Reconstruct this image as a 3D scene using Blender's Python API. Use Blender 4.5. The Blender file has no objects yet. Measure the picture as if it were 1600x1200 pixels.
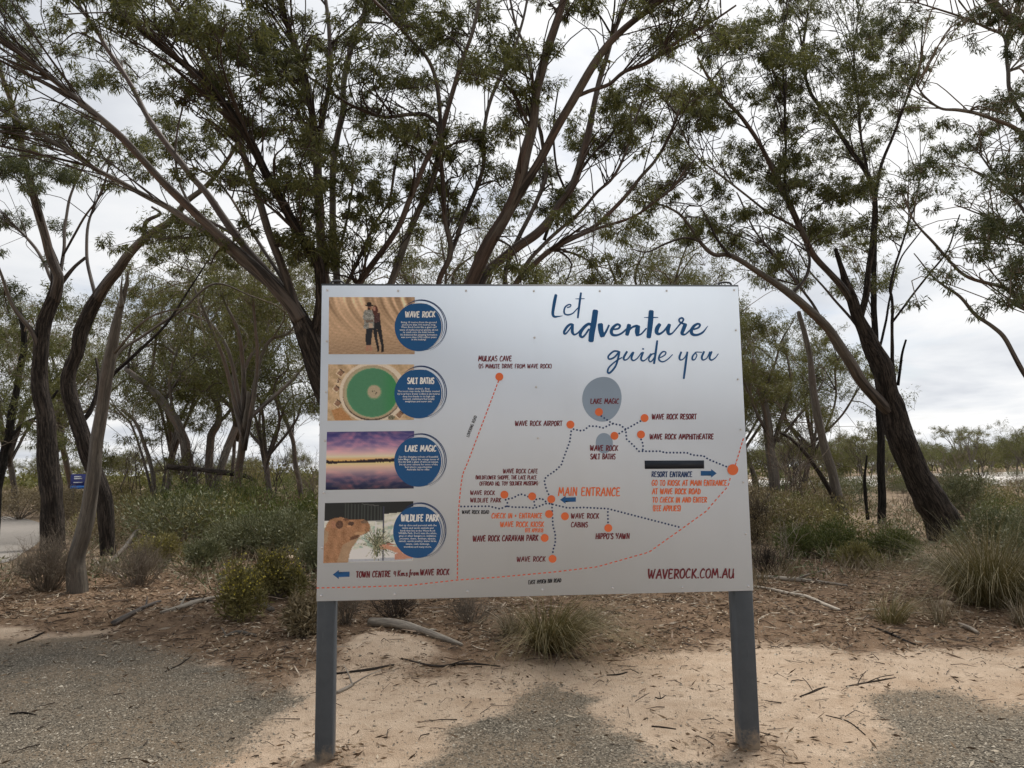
import bpy, math, random
import numpy as np
from mathutils import Matrix, Vector
R_ = np.random.default_rng(7)
random.seed(7)
sc = bpy.context.scene
COL = sc.collection

# ------------------------------------------------------------------ camera
FPX = 1150.0                      # focal length in pixels of a 1600 px wide frame
CAMH = 1.545
PITCH = math.atan((736 - 600) / FPX)
ROLL = math.radians(0.78)
cF = np.array([0, math.cos(PITCH), math.sin(PITCH)])
cU0 = np.array([0, -math.sin(PITCH), math.cos(PITCH)])
cR0 = np.array([1.0, 0, 0])
cR = cR0 * math.cos(ROLL) - cU0 * math.sin(ROLL)
cU = cU0 * math.cos(ROLL) + cR0 * math.sin(ROLL)
CAM = np.array([0, 0, CAMH])
cd = bpy.data.cameras.new('camera')
cam = bpy.data.objects.new('camera', cd)
COL.objects.link(cam)
m = Matrix.Identity(4)
for i in range(3):
    m[i][0], m[i][1], m[i][2], m[i][3] = cR[i], cU[i], -cF[i], CAM[i]
cam.matrix_world = m
cd.sensor_width = 36
cd.lens = 36 * FPX / 1600
cd.clip_start = 0.05
cd.clip_end = 6000
sc.camera = cam

# ------------------------------------------------------------------ sky, sun, exposure
SUN_EL, SUN_AZ = math.radians(62), math.radians(35)      # azimuth from +Y towards +X
world = bpy.data.worlds.new('World')
sc.world = world
world.use_nodes = True
wn = world.node_tree
wn.nodes.clear()
def wnode(t, **kw):
    n = wn.nodes.new(t)
    for k, v in kw.items():
        setattr(n, k, v)
    return n
sky = wnode('ShaderNodeTexSky', sky_type='NISHITA', sun_disc=False)
sky.sun_elevation = SUN_EL
sky.sun_rotation = SUN_AZ
sky.air_density = 1.0; sky.dust_density = 2.0; sky.ozone_density = 1.0
tc = wnode('ShaderNodeTexCoord')
sep = wnode('ShaderNodeSeparateXYZ')
wn.links.new(tc.outputs['Generated'], sep.inputs[0])
def wmath(op, a, b=None, clamp=False):
    n = wnode('ShaderNodeMath', operation=op, use_clamp=clamp)
    for i, v in enumerate((a, b)):
        if v is None: continue
        if isinstance(v, (int, float)): n.inputs[i].default_value = v
        else: wn.links.new(v, n.inputs[i])
    return n.outputs[0]
zc = wmath('ADD', wmath('MAXIMUM', sep.outputs[2], 0.0), 0.10)
comb = wnode('ShaderNodeCombineXYZ')
wn.links.new(wmath('DIVIDE', sep.outputs[0], zc), comb.inputs[0])
wn.links.new(wmath('DIVIDE', sep.outputs[1], zc), comb.inputs[1])
def wnoise(scale, detail, rough, off, dist=0.0):
    mp = wnode('ShaderNodeMapping')
    mp.inputs['Location'].default_value = off
    wn.links.new(comb.outputs[0], mp.inputs[0])
    n = wnode('ShaderNodeTexNoise')
    n.inputs['Scale'].default_value = scale; n.inputs['Detail'].default_value = detail
    n.inputs['Roughness'].default_value = rough; n.inputs['Distortion'].default_value = dist
    wn.links.new(mp.outputs[0], n.inputs['Vector'])
    return n.outputs[0]
def wramp(fac, stops):
    r = wnode('ShaderNodeValToRGB')
    e = r.color_ramp.elements
    for i, (p, c) in enumerate(stops):
        if i > 1: e.new(p)
        e[i].position = p
        e[i].color = (*c, 1)
    wn.links.new(fac, r.inputs[0])
    return r.outputs[0]
SKYMUL = 0.1
CK = 1.0 / SKYMUL
n1 = wnoise(0.55, 7, 0.55, (3.1, 1.7, 0), 0.3)
ccol = wramp(n1, [(0.32, (0.60, 0.635, 0.70)), (0.48, (0.86, 0.88, 0.91)), (0.58, (1.0, 1.0, 1.0))])
cover = wramp(wnoise(0.8, 6, 0.6, (9.3, 4.2, 0), 0.4), [(0.30, (0.55,) * 3), (0.46, (1,) * 3)])
# thin cloud scatters sunlight forwards: the whole sky grows gently brighter towards the sun
sdv = (math.sin(SUN_AZ) * math.cos(SUN_EL), math.cos(SUN_AZ) * math.cos(SUN_EL), math.sin(SUN_EL))
dt = wnode('ShaderNodeVectorMath', operation='DOT_PRODUCT')
wn.links.new(tc.outputs['Generated'], dt.inputs[0]); dt.inputs[1].default_value = sdv
glow = wmath('MULTIPLY', wmath('ADD', wmath('MULTIPLY', dt.outputs['Value'], 0.18), 0.69), CK)
vm = wnode('ShaderNodeVectorMath', operation='SCALE')
wn.links.new(ccol, vm.inputs[0]); wn.links.new(glow, vm.inputs['Scale'])
mix = wnode('ShaderNodeMix', data_type='RGBA')
wn.links.new(cover, mix.inputs[0])
wn.links.new(sky.outputs[0], mix.inputs[6])
wn.links.new(vm.outputs[0], mix.inputs[7])
bg = wnode('ShaderNodeBackground')
bg.inputs[1].default_value = SKYMUL
wn.links.new(mix.outputs[2], bg.inputs[0])
wo = wnode('ShaderNodeOutputWorld')
wn.links.new(bg.outputs[0], wo.inputs[0])
sl = bpy.data.lights.new('sun', 'SUN')
sl.energy = 2.8
sl.angle = math.radians(18)
sl.color = (1.0, 0.955, 0.89)
sun = bpy.data.objects.new('sun', sl)
COL.objects.link(sun)
sd = Vector((math.sin(SUN_AZ) * math.cos(SUN_EL), math.cos(SUN_AZ) * math.cos(SUN_EL), math.sin(SUN_EL)))
sun.rotation_euler = sd.to_track_quat('Z', 'Y').to_euler()
sun.location = sd * 60
sc.view_settings.view_transform = 'Standard'
sc.view_settings.look = 'None'
sc.view_settings.exposure = 0.36
sc.view_settings.gamma = 1.0
sc.cycles.max_bounces = 6
sc.cycles.transparent_max_bounces = 4

# ------------------------------------------------------------------ helpers
def ray(px, py):
    return cF + cR * ((px - 800) / FPX) - cU * ((py - 600) / FPX)
def P(px, py, Y):
    d = ray(px, py)
    return CAM + d * (Y / d[1])
def G(px, py):
    d = ray(px, py)
    return CAM + d * (CAMH / -min(d[2], -1e-3))
def proj(p):
    v = np.asarray(p) - CAM
    z = v @ cF
    return np.stack([800 + FPX * (v @ cR) / z, 600 - FPX * (v @ cU) / z], -1)
def s2l(c):
    c = np.asarray(c, float) / 255.0
    return np.where(c <= 0.04045, c / 12.92, ((c + 0.055) / 1.055) ** 2.4)
def nrm(v):
    return v / np.maximum(np.linalg.norm(v, axis=-1, keepdims=True), 1e-9)
def link(o, parent=None):
    COL.objects.link(o)
    if parent is not None: o.parent = parent
    return o
def tag(o, label=None, cat=None, group=None, kind=None):
    if label: o['label'] = label
    if cat: o['category'] = cat
    if group: o['group'] = group
    if kind: o['kind'] = kind
    return o
def empty(name, loc=(0, 0, 0), rz=0):
    o = bpy.data.objects.new(name, None)
    o.empty_display_size = 0.2
    o.location = loc
    o.rotation_euler = (0, 0, rz)
    return link(o)
def mesh_np(name, V, F, mat, smooth=False, attrs=None):
    """V (n,3); F list of (m,k) int arrays with k = 3 or 4"""
    V = np.asarray(V, np.float32)
    if not isinstance(F, (list, tuple)): F = [F]
    F = [np.asarray(f, np.int32) for f in F if len(f)]
    me = bpy.data.meshes.new(name)
    me.vertices.add(len(V))
    me.vertices.foreach_set('co', V.ravel())
    idx = np.concatenate([f.ravel() for f in F])
    tot = np.concatenate([np.full(len(f), f.shape[1], np.int32) for f in F])
    start = np.concatenate([[0], np.cumsum(tot)[:-1]]).astype(np.int32)
    me.loops.add(len(idx))
    me.loops.foreach_set('vertex_index', idx)
    me.polygons.add(len(tot))
    me.polygons.foreach_set('loop_start', start)
    me.polygons.foreach_set('loop_total', tot)
    if smooth: me.polygons.foreach_set('use_smooth', np.ones(len(tot), bool))
    for k, a in (attrs or {}).items():
        a = np.asarray(a, np.float32)
        if a.ndim == 1:
            at = me.attributes.new(k, 'FLOAT', 'POINT'); at.data.foreach_set('value', a)
        elif a.shape[1] == 3:
            at = me.attributes.new(k, 'FLOAT_VECTOR', 'POINT'); at.data.foreach_set('vector', a.ravel())
        else:
            at = me.attributes.new(k, 'FLOAT_COLOR', 'POINT'); at.data.foreach_set('color', a.ravel())
    me.update(calc_edges=True)
    if mat: me.materials.append(mat)
    return me
def obj_np(name, V, F, mat, parent=None, smooth=False, attrs=None):
    return link(bpy.data.objects.new(name, mesh_np(name, V, F, mat, smooth, attrs)), parent)
class Acc:
    """collects geometry of one part"""
    def __init__(s): s.V = []; s.Q = []; s.T = []; s.n = 0; s.A = []
    def add(s, V, Q=None, T=None, A=None):
        V = np.asarray(V, float).reshape(-1, 3)
        if Q is not None and len(Q): s.Q.append(np.asarray(Q, int).reshape(-1, 4) + s.n)
        if T is not None and len(T): s.T.append(np.asarray(T, int).reshape(-1, 3) + s.n)
        s.V.append(V)
        s.A.append(np.zeros((len(V), 3)) if A is None else A)
        s.n += len(V)
    def obj(s, name, mat, parent=None, smooth=False, bark=False):
        F = []
        if s.Q: F.append(np.concatenate(s.Q))
        if s.T: F.append(np.concatenate(s.T))
        return obj_np(name, np.concatenate(s.V), F, mat, parent, smooth,
                      {'bark': np.concatenate(s.A)} if bark else None)
def vnoise(p, seed=0, octaves=3):
    """cheap smooth noise in numpy, about -1..1"""
    p = np.asarray(p, float)
    r = np.random.default_rng(seed)
    out = np.zeros(p.shape[:-1]); amp = 1.0; f = 1.0; tot = 0
    for _ in range(octaves):
        for _ in range(4):
            k = r.normal(size=p.shape[-1]); k = k / np.linalg.norm(k) * f * r.uniform(0.7, 1.4)
            out += amp * np.sin(p @ k * 2 * np.pi + r.uniform(0, 6.28)) * 0.5
        tot += amp; amp *= 0.55; f *= 2.1
    return out / tot / 1.2
def smooth_line(pts, per=6):
    pts = np.asarray(pts, float)
    if len(pts) < 3:
        t = np.linspace(0, 1, per * 2 + 1)[:, None]
        return pts[0] * (1 - t) + pts[-1] * t
    e = np.concatenate([[2 * pts[0] - pts[1]], pts, [2 * pts[-1] - pts[-2]]])
    out = []
    for i in range(1, len(e) - 2):
        a, b, c, d = e[i - 1], e[i], e[i + 1], e[i + 2]
        for t in np.linspace(0, 1, per, endpoint=False):
            out.append(0.5 * ((2 * b) + (c - a) * t + (2 * a - 5 * b + 4 * c - d) * t * t + (3 * b - a - 3 * c + d) * t ** 3))
    out.append(pts[-1])
    return np.array(out)
def tube(pts, rad, sides=8, rough=0.0, seed=0, cap=True):
    pts = np.asarray(pts, float); n = len(pts)
    rad = np.broadcast_to(rad, (n,)).astype(float)
    tan = nrm(np.gradient(pts, axis=0))
    ref = np.array([0.31, 0.92, 0.2]) if abs(tan[0][2]) > 0.6 else np.array([0, 0, 1.0])
    u = np.zeros((n, 3)); u[0] = nrm(np.cross(tan[0], ref))
    for i in range(1, n):
        v = u[i - 1] - tan[i] * (u[i - 1] @ tan[i])
        u[i] = v / max(np.linalg.norm(v), 1e-9)
    w = np.cross(tan, u)
    a = np.linspace(0, 2 * np.pi, sides, endpoint=False)
    ln = np.concatenate([[0], np.cumsum(np.linalg.norm(np.diff(pts, axis=0), axis=1))])
    ca, sa = np.cos(a), np.sin(a)
    rr = np.repeat(rad[:, None], sides, 1)
    if rough > 0:
        q = np.stack([np.repeat(ca[None], n, 0) * 1.3, np.repeat(sa[None], n, 0) * 1.3, np.repeat(ln[:, None], sides, 1) * 0.9], -1)
        q2 = np.stack([np.repeat(ca[None], n, 0) * 0.45, np.repeat(sa[None], n, 0) * 0.45, np.repeat(ln[:, None], sides, 1) * 0.7], -1)
        rr = rr * (1 + rough * vnoise(q, seed, 2) + rough * 0.8 * vnoise(q2, seed + 5, 2))
    V = pts[:, None, :] + rr[..., None] * (ca[None, :, None] * u[:, None, :] + sa[None, :, None] * w[:, None, :])
    A = np.stack([np.repeat(ca[None], n, 0) * rr, np.repeat(sa[None], n, 0) * rr, np.repeat(ln[:, None], sides, 1)], -1)
    A = A + np.array([seed * 1.37 % 17, seed * 0.61 % 11, 0])
    i = np.arange(n - 1)[:, None] * sides; j = np.arange(sides)[None]; j2 = (j + 1) % sides
    Q = np.stack([i + j, i + j2, i + sides + j2, i + sides + j], -1).reshape(-1, 4)
    V = V.reshape(-1, 3); A = A.reshape(-1, 3)
    T = []
    if cap:
        V = np.concatenate([V, pts[-1:] + tan[-1:] * rad[-1] * 0.5, pts[:1]]); A = np.concatenate([A, A[-1:], A[:1]])
        b = (n - 1) * sides
        T = [(b + k, b + (k + 1) % sides, n * sides) for k in range(sides)] + [((k + 1) % sides, k, n * sides + 1) for k in range(sides)]
    return V, Q, T, A
def leaves(C, D, L, W, fold=0.25, rng=R_):
    """one kite-shaped leaf per row, bent a little: V (4n,3), Q (n,4)"""
    n = len(C)
    D = nrm(D)
    S = nrm(np.cross(D, rng.normal(size=(n, 3))))
    Nn = np.cross(D, S)
    L = np.broadcast_to(L, (n,))[:, None]; W = np.broadcast_to(W, (n,))[:, None]
    bend = Nn * L * fold * rng.uniform(-1, 1, (n, 1))
    V = np.stack([C, C + D * L * 0.42 + S * W * 0.5 + bend * 0.4, C + D * L + bend, C + D * L * 0.42 - S * W * 0.5 + bend * 0.4], 1)
    Q = np.arange(4 * n).reshape(n, 4)
    return V.reshape(-1, 3), Q
def box(x0, x1, y0, y1, z0, z1):
    V = [(x, y, z) for x in (x0, x1) for y in (y0, y1) for z in (z0, z1)]
    Q = [(0, 1, 3, 2), (4, 6, 7, 5), (0, 4, 5, 1), (2, 3, 7, 6), (0, 2, 6, 4), (1, 5, 7, 3)]
    return np.array(V, float), np.array(Q)

# ------------------------------------------------------------------ materials
class NT:
    def __init__(s, name, rough=0.7, spec=0.3):
        s.m = bpy.data.materials.new(name)
        s.m.use_nodes = True
        s.t = s.m.node_tree
        s.b = s.t.nodes['Principled BSDF']
        s.out = s.t.nodes['Material Output']
        s.b.inputs['Roughness'].default_value = rough
        s.b.inputs['Specular IOR Level'].default_value = spec
    def n(s, typ, inputs=None, **kw):
        nd = s.t.nodes.new(typ)
        for k, v in kw.items(): setattr(nd, k, v)
        for k, v in (inputs or {}).items(): s.set(nd.inputs[k], v)
        return nd
    def set(s, sock, v):
        if isinstance(v, bpy.types.NodeSocket): s.t.links.new(v, sock)
        elif isinstance(v, (tuple, list, np.ndarray)) and sock.type == 'RGBA': sock.default_value = (*v[:3], 1)
        else: sock.default_value = v
    def attr(s, name, o='Fac'): return s.n('ShaderNodeAttribute', attribute_name=name).outputs[o]
    def noise(s, scale, vec=None, detail=4, rough=0.55, dist=0.0):
        i = {'Scale': scale, 'Detail': detail, 'Roughness': rough, 'Distortion': dist}
        if vec is not None: i['Vector'] = vec
        return s.n('ShaderNodeTexNoise', i).outputs[0]
    def obco(s): return s.n('ShaderNodeTexCoord').outputs['Object']
    def geo(s, o='Position'): return s.n('ShaderNodeNewGeometry').outputs[o]
    def map(s, vec, scale=(1, 1, 1), loc=(0, 0, 0)):
        return s.n('ShaderNodeMapping', {'Vector': vec, 'Scale': scale, 'Location': loc}).outputs[0]
    def ramp(s, fac, stops, interp='LINEAR'):
        r = s.n('ShaderNodeValToRGB', {'Fac': fac})
        r.color_ramp.interpolation = interp
        e = r.color_ramp.elements
        for i, (p, c) in enumerate(stops):
            if i > 1: e.new(p)
            e[i].position = p
            c = (c,) * 3 if isinstance(c, (int, float)) else c
            e[i].color = (*c[:3], 1)
        return r.outputs[0]
    def mix(s, f, a, b, blend='MIX'):
        nd = s.n('ShaderNodeMix', data_type='RGBA', blend_type=blend)
        s.set(nd.inputs[0], f); s.set(nd.inputs[6], a); s.set(nd.inputs[7], b)
        return nd.outputs[2]
    def math(s, op, a, b=0.0, clamp=False):
        nd = s.n('ShaderNodeMath', operation=op, use_clamp=clamp)
        s.set(nd.inputs[0], a); s.set(nd.inputs[1], b)
        return nd.outputs[0]
    def bump(s, h, strength=0.5, dist=0.01):
        nd = s.n('ShaderNodeBump', {'Height': h, 'Strength': strength, 'Distance': dist})
        s.t.links.new(nd.outputs[0], s.b.inputs['Normal'])
    def col(s, v): s.set(s.b.inputs['Base Color'], v)
    def translucent(s, amount, col):
        tr = s.n('ShaderNodeBsdfTranslucent', {'Color': col})
        mx = s.n('ShaderNodeMixShader', {0: amount})
        s.t.links.new(s.b.outputs[0], mx.inputs[1]); s.t.links.new(tr.outputs[0], mx.inputs[2])
        s.t.links.new(mx.outputs[0], s.out.inputs[0])
def plain(name, c, rough=0.6, spec=0.3, var=0.0, vscale=8):
    k = NT(name, rough, spec)
    c = np.asarray(c, float)
    if var:
        k.col(k.ramp(k.noise(vscale, k.obco(), 5), [(0.3, tuple(c * (1 - var))), (0.7, tuple(np.minimum(c * (1 + var), 1)))]))
    else: k.col(tuple(c))
    return k.m
def leaf_mat(name, stops, trans=0.22, rough=0.5, big=0.5):
    k = NT(name, rough, 0.2)
    rnd = k.geo('Random Per Island')
    f = k.math('ADD', k.math('MULTIPLY', rnd, 0.6), k.math('MULTIPLY', k.noise(big, k.geo(), 3), 0.4))
    c = k.ramp(f, stops)
    k.col(c)
    if trans: k.translucent(trans, k.mix(0.4, c, (0.16, 0.17, 0.03)))
    return k.m
M = {}
M['gum_leaf'] = leaf_mat('gum_leaf', [(0.2, (0.052, 0.058, 0.023)), (0.5, (0.10, 0.108, 0.039)), (0.8, (0.172, 0.168, 0.066))], 0.34)
M['gum_leaf_olive'] = leaf_mat('gum_leaf_olive', [(0.2, (0.058, 0.06, 0.02)), (0.5, (0.115, 0.113, 0.038)), (0.8, (0.18, 0.168, 0.062))], 0.28)
M['gum_leaf_blue'] = leaf_mat('gum_leaf_blue', [(0.2, (0.038, 0.048, 0.024)), (0.5, (0.074, 0.088, 0.042)), (0.8, (0.12, 0.132, 0.066))], 0.28)
M['shrub_green'] = leaf_mat('shrub_green', [(0.2, (0.045, 0.058, 0.017)), (0.5, (0.09, 0.11, 0.032)), (0.8, (0.165, 0.175, 0.06))], 0.15)
M['shrub_grey'] = leaf_mat('shrub_grey', [(0.2, (0.07, 0.078, 0.04)), (0.5, (0.13, 0.138, 0.074)), (0.8, (0.22, 0.222, 0.13))], 0.12)
M['shrub_olive'] = leaf_mat('shrub_olive', [(0.2, (0.10, 0.09, 0.034)), (0.5, (0.185, 0.165, 0.06)), (0.8, (0.29, 0.25, 0.105))], 0.12)
M['shrub_brown'] = leaf_mat('shrub_brown', [(0.2, (0.105, 0.08, 0.045)), (0.5, (0.20, 0.155, 0.09)), (0.8, (0.31, 0.25, 0.155))], 0.08)
M['petal'] = leaf_mat('petal', [(0.2, (0.45, 0.36, 0.04)), (0.8, (0.7, 0.6, 0.12))], 0.2)
M['grass_blade'] = leaf_mat('grass_blade', [(0.15, (0.065, 0.06, 0.025)), (0.5, (0.15, 0.122, 0.056)), (0.85, (0.34, 0.275, 0.15))], 0.15)
M['grass_dry'] = leaf_mat('grass_dry', [(0.15, (0.09, 0.068, 0.045)), (0.5, (0.20, 0.155, 0.10)), (0.85, (0.38, 0.315, 0.22))], 0.1)
M['litter'] = leaf_mat('litter', [(0.15, (0.05, 0.034, 0.023)), (0.42, (0.15, 0.10, 0.062)), (0.62, (0.30, 0.21, 0.13)), (0.78, (0.55, 0.47, 0.36))], 0.0, 0.8, 1.5)
M['twig'] = plain('twig', (0.16, 0.13, 0.10), 0.85, 0.2, 0.4, 3)
M['twig_dark'] = plain('twig_dark', (0.055, 0.042, 0.034), 0.85, 0.2, 0.4, 3)
M['twig_pale'] = plain('twig_pale', (0.34, 0.29, 0.235), 0.85, 0.2, 0.35, 5)
def bark_smooth(name, a, b, c, lo=0.35, hi=0.65, stocking=False):
    """smooth gum bark shed in long strips: colours a -> b in streaks, patches of c"""
    k = NT(name, 0.62, 0.3)
    v = k.attr('bark', 'Vector')
    st = k.noise(1.0, k.map(v, (26, 26, 1.6)), 5, 0.6, 0.5)
    pt = k.noise(1.0, k.map(v, (7, 7, 0.75)), 3, 0.5, 0.3)
    f = k.noise(1.0, k.map(v, (90, 90, 9)), 4, 0.65)
    base = k.mix(k.ramp(st, [(lo, 0.0), (hi, 1.0)]), a, b)
    base = k.mix(k.ramp(pt, [(0.5, 0.0), (0.6, 1.0)]), base, c)
    base = k.mix(k.ramp(f, [(0.3, 0.75), (0.55, 0.0)]), base, tuple(np.array(a) * 0.45))
    if stocking:   # old rough bark still clings to the foot of each limb
        zl = k.n('ShaderNodeSeparateXYZ', {0: v}).outputs[2]
        edge = k.math('SUBTRACT', k.math('MULTIPLY', zl, 0.55), k.math('MULTIPLY', k.noise(1.0, k.map(v, (20, 20, 1.1)), 5, 0.65), 1.1))
        rough_c = k.mix(k.ramp(st, [(0.42, 0.0), (0.56, 1.0)]), (0.024, 0.020, 0.018), (0.10, 0.08, 0.067))
        base = k.mix(k.ramp(edge, [(0.0, 1.0), (0.22, 0.0)]), base, rough_c)
    k.col(base)
    k.bump(k.math('ADD', st, k.math('MULTIPLY', f, 0.4)), 0.5, 0.012)
    return k.m
def bark_rough(name, a, b):
    k = NT(name, 0.9, 0.15)
    v = k.attr('bark', 'Vector')
    wv = k.noise(1.0, k.map(v, (34, 34, 3.2)), 6, 0.65, 0.8)
    f = k.noise(1.0, k.map(v, (110, 110, 22)), 4, 0.7)
    crack = k.ramp(wv, [(0.42, 0.0), (0.56, 1.0)])
    h = k.math('ADD', crack, k.math('MULTIPLY', f, 0.5))
    k.col(k.mix(crack, a, k.mix(k.ramp(f, [(0.35, 0.0), (0.7, 1.0)]), tuple(np.array(b) * 0.55), b)))
    k.bump(h, 0.9, 0.03)
    return k.m
M['bark_red'] = bark_smooth('bark_red', (0.056, 0.042, 0.036), (0.135, 0.092, 0.072), (0.125, 0.108, 0.092), stocking=True)
M['bark_grey'] = bark_smooth('bark_grey', (0.072, 0.063, 0.054), (0.17, 0.148, 0.122), (0.14, 0.10, 0.077), stocking=True)
M['bark_dark'] = bark_rough('bark_dark', (0.022, 0.018, 0.016), (0.10, 0.081, 0.068))
M['bark_char'] = bark_rough('bark_char', (0.012, 0.011, 0.01), (0.05, 0.043, 0.038))
M['bark_dead'] = bark_smooth('bark_dead', (0.07, 0.06, 0.05), (0.165, 0.142, 0.115), (0.11, 0.088, 0.07))
M['wood_grey'] = bark_smooth('wood_grey', (0.16, 0.135, 0.11), (0.40, 0.35, 0.285), (0.3, 0.25, 0.2))
M['wood_white'] = bark_smooth('wood_white', (0.38, 0.33, 0.27), (0.6, 0.54, 0.45), (0.5, 0.43, 0.35))
k = NT('painted_steel', 0.5, 0.4)
_p = k.geo(); _z = k.n('ShaderNodeSeparateXYZ', {0: _p}).outputs[2]
_c = k.ramp(k.noise(7, _p, 5, 0.7), [(0.3, (0.050, 0.058, 0.068)), (0.7, (0.072, 0.082, 0.094))])
_c = k.mix(k.ramp(k.noise(1.0, k.map(_p, (60, 60, 5)), 4, 0.7), [(0.62, 0.0), (0.72, 0.5)]), _c, (0.13, 0.14, 0.15))
_dust = k.math('SUBTRACT', k.math('ADD', k.noise(14, _p, 5, 0.7), 0.12), k.math('MULTIPLY', _z, 2.6))
k.col(k.mix(k.ramp(_dust, [(0.3, 0.0), (0.55, 0.75)]), _c, (0.33, 0.25, 0.17)))
M['steel'] = k.m

# ------------------------------------------------------------------ ground zones (plan coordinates)
def plan(poly): return np.array([G(*p)[:2] for p in poly])
def sdist(pts, poly):
    """signed distance to a polygon in plan, positive inside"""
    x, y = pts[:, 0], pts[:, 1]
    inside = np.zeros(len(pts), bool); best = np.full(len(pts), 1e9)
    for a, b in zip(poly, np.roll(poly, -1, 0)):
        c = ((a[1] > y) != (b[1] > y)) & (x < (b[0] - a[0]) * (y - a[1]) / (b[1] - a[1] + 1e-12) + a[0])
        inside ^= c
        d = b - a; t = np.clip(((pts - a) @ d) / (d @ d + 1e-12), 0, 1)
        best = np.minimum(best, np.linalg.norm(pts - a - t[:, None] * d, axis=1))
    return np.where(inside, best, -best)
GRAVEL = [plan(p) for p in (
    [(-700, 1002), (60, 1000), (165, 988), (300, 1012), (380, 1050), (455, 1078), (440, 1115), (385, 1160), (345, 1210), (320, 1400), (-700, 1500)],
    [(610, 1230), (700, 1168), (765, 1115), (800, 1085), (868, 1070), (905, 1086), (930, 1112), (952, 1150), (1010, 1172), (1095, 1212), (1180, 1400), (560, 1400)],
    [(1300, 1240), (1385, 1150), (1365, 1105), (1430, 1082), (1520, 1090), (1600, 1108), (2100, 1120), (2100, 1500), (1230, 1500)])]
LITTER = plan([(-900, 893), (0, 893), (200, 900), (450, 872), (800, 858), (1200, 872), (1600, 900), (2300, 905), (2300, 1005), (1600, 1016), (1480, 1012), (1350, 1028),
               (1220, 1000), (1130, 1008), (960, 1030), (850, 1042), (700, 1050), (560, 1046), (480, 1062), (425, 1088), (330, 1040), (170, 985), (0, 990), (-900, 990)])
MOUND = plan([(528, 1042), (545, 1012), (582, 1000), (640, 1010), (700, 1036), (620, 1047)])
ROAD = plan([(-900, 955), (-400, 915), (-150, 895), (0, 881), (34, 866), (62, 846), (73, 825), (48, 813), (0, 807), (-150, 802), (-500, 808)])
SALT = np.array([(16, 62), (26, 54), (44, 52), (80, 60), (140, 80), (170, 120), (100, 150), (50, 120), (30, 96), (18, 78)])
PBASE = np.array([(-1.014, 4.11), (1.277, 4.26)])
def zones(p):
    nz = vnoise(p * 1.1, 3, 4) * 0.16
    nz2 = vnoise(p * 0.5, 8, 3) * 0.3
    g = np.max([sdist(p, q) for q in GRAVEL], 0)
    gravel = np.clip((g + nz * 1.3) / 0.55 + 0.5, 0, 1)
    l = sdist(p, LITTER); mo = sdist(p, MOUND)
    litter = np.clip((l + nz + nz2 * 0.7) / 0.45 + 0.5, 0, 1) * np.clip((-mo + nz * 0.6) / 0.25 + 0.5, 0, 1)
    for b_ in PBASE:
        litter = np.maximum(litter, .62 * np.exp(-((np.linalg.norm(p - b_, axis=1) + nz * .6) / .34) ** 2))
    s = sdist(p, SALT)
    salt = np.clip((s + vnoise(p * 0.07, 5, 3) * 9) / 4 + 0.5, 0, 1) * np.clip(1.2 + 1.5 * vnoise(p * np.array([0.05, 0.14]), 9, 3), 0, 1)
    return gravel, litter, salt
def gz(p):
    p = np.asarray(p, float).reshape(-1, 2)
    near = np.clip(1 - np.abs(p[:, 1] - 9) / 14, 0, 1)
    z = vnoise(p * 0.35, 11, 2) * 0.035 * near + vnoise(p * 1.6, 12, 2) * 0.008 * near
    l = sdist(p, LITTER)
    z += np.clip(l / 0.7 + 0.2, 0, 1) * 0.07 * (p[:, 1] < 60)
    for b_ in PBASE: z += .028 * np.exp(-(np.linalg.norm(p - b_, axis=1) / .2) ** 2)
    mo = sdist(p, MOUND)
    z += np.clip(mo / 0.35 + 0.4, 0, 1) * 0.06
    z += np.clip((p[:, 1] - 200) / 800, 0, 1) * 1.0 * (1 + vnoise(p * 0.002, 4, 2))
    r = sdist(p, ROAD)
    return np.where(r > -0.6, z * np.clip((-r) / 0.6, 0, 1), z)
def gz1(x, y): return float(gz([[x, y]])[0])
def axis(lo, hi, near_lo, near_hi, step, grow=1.16):
    a = list(np.arange(near_lo, near_hi + 1e-6, step))
    s = step
    while a[-1] < hi: s *= grow; a.append(a[-1] + s)
    s = step
    while a[0] > lo: s *= grow; a.insert(0, a[0] - s)
    return np.array(a)
gx = axis(-2600, 2600, -6.5, 7.5, 0.09)
gy = axis(-120, 4200, 2.8, 11.0, 0.085)
XX, YY = np.meshgrid(gx, gy)
pl = np.stack([XX.ravel(), YY.ravel()], -1)
zz = gz(pl)
gr, li, sa = zones(pl)
nx = len(gx)
ii = (np.arange(len(gy) - 1)[:, None] * nx + np.arange(nx - 1)[None]).ravel()
k = NT('ground_soil', 0.95, 0.1)
pos = k.geo()
fine = k.noise(55, pos, 5, 0.7)
mid = k.noise(6, pos, 5, 0.6)
big = k.noise(0.9, pos, 4, 0.6)
vor = k.n('ShaderNodeTexVoronoi', {'Vector': pos, 'Scale': 95.0})
vor2 = k.n('ShaderNodeTexVoronoi', {'Vector': pos, 'Scale': 42.0})
sand = k.mix(k.ramp(mid, [(0.3, 0.0), (0.7, 1.0)]), (0.43, 0.32, 0.228), (0.55, 0.43, 0.32))
sand = k.mix(k.ramp(big, [(0.5, 0.0), (0.72, 0.75)]), sand, (0.33, 0.225, 0.145))
sand = k.mix(k.ramp(fine, [(0.30, 0.85), (0.42, 0.0)]), sand, (0.20, 0.135, 0.085))
sand = k.mix(k.ramp(vor2.outputs['Color'], [(0.08, 0.7), (0.14, 0.0)]), sand, (0.13, 0.10, 0.075))
grav = k.ramp(vor.outputs['Color'], [(0.1, (0.06, 0.052, 0.041)), (0.5, (0.15, 0.13, 0.102)), (0.85, (0.28, 0.242, 0.188)), (0.97, (0.55, 0.5, 0.41))])
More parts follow.
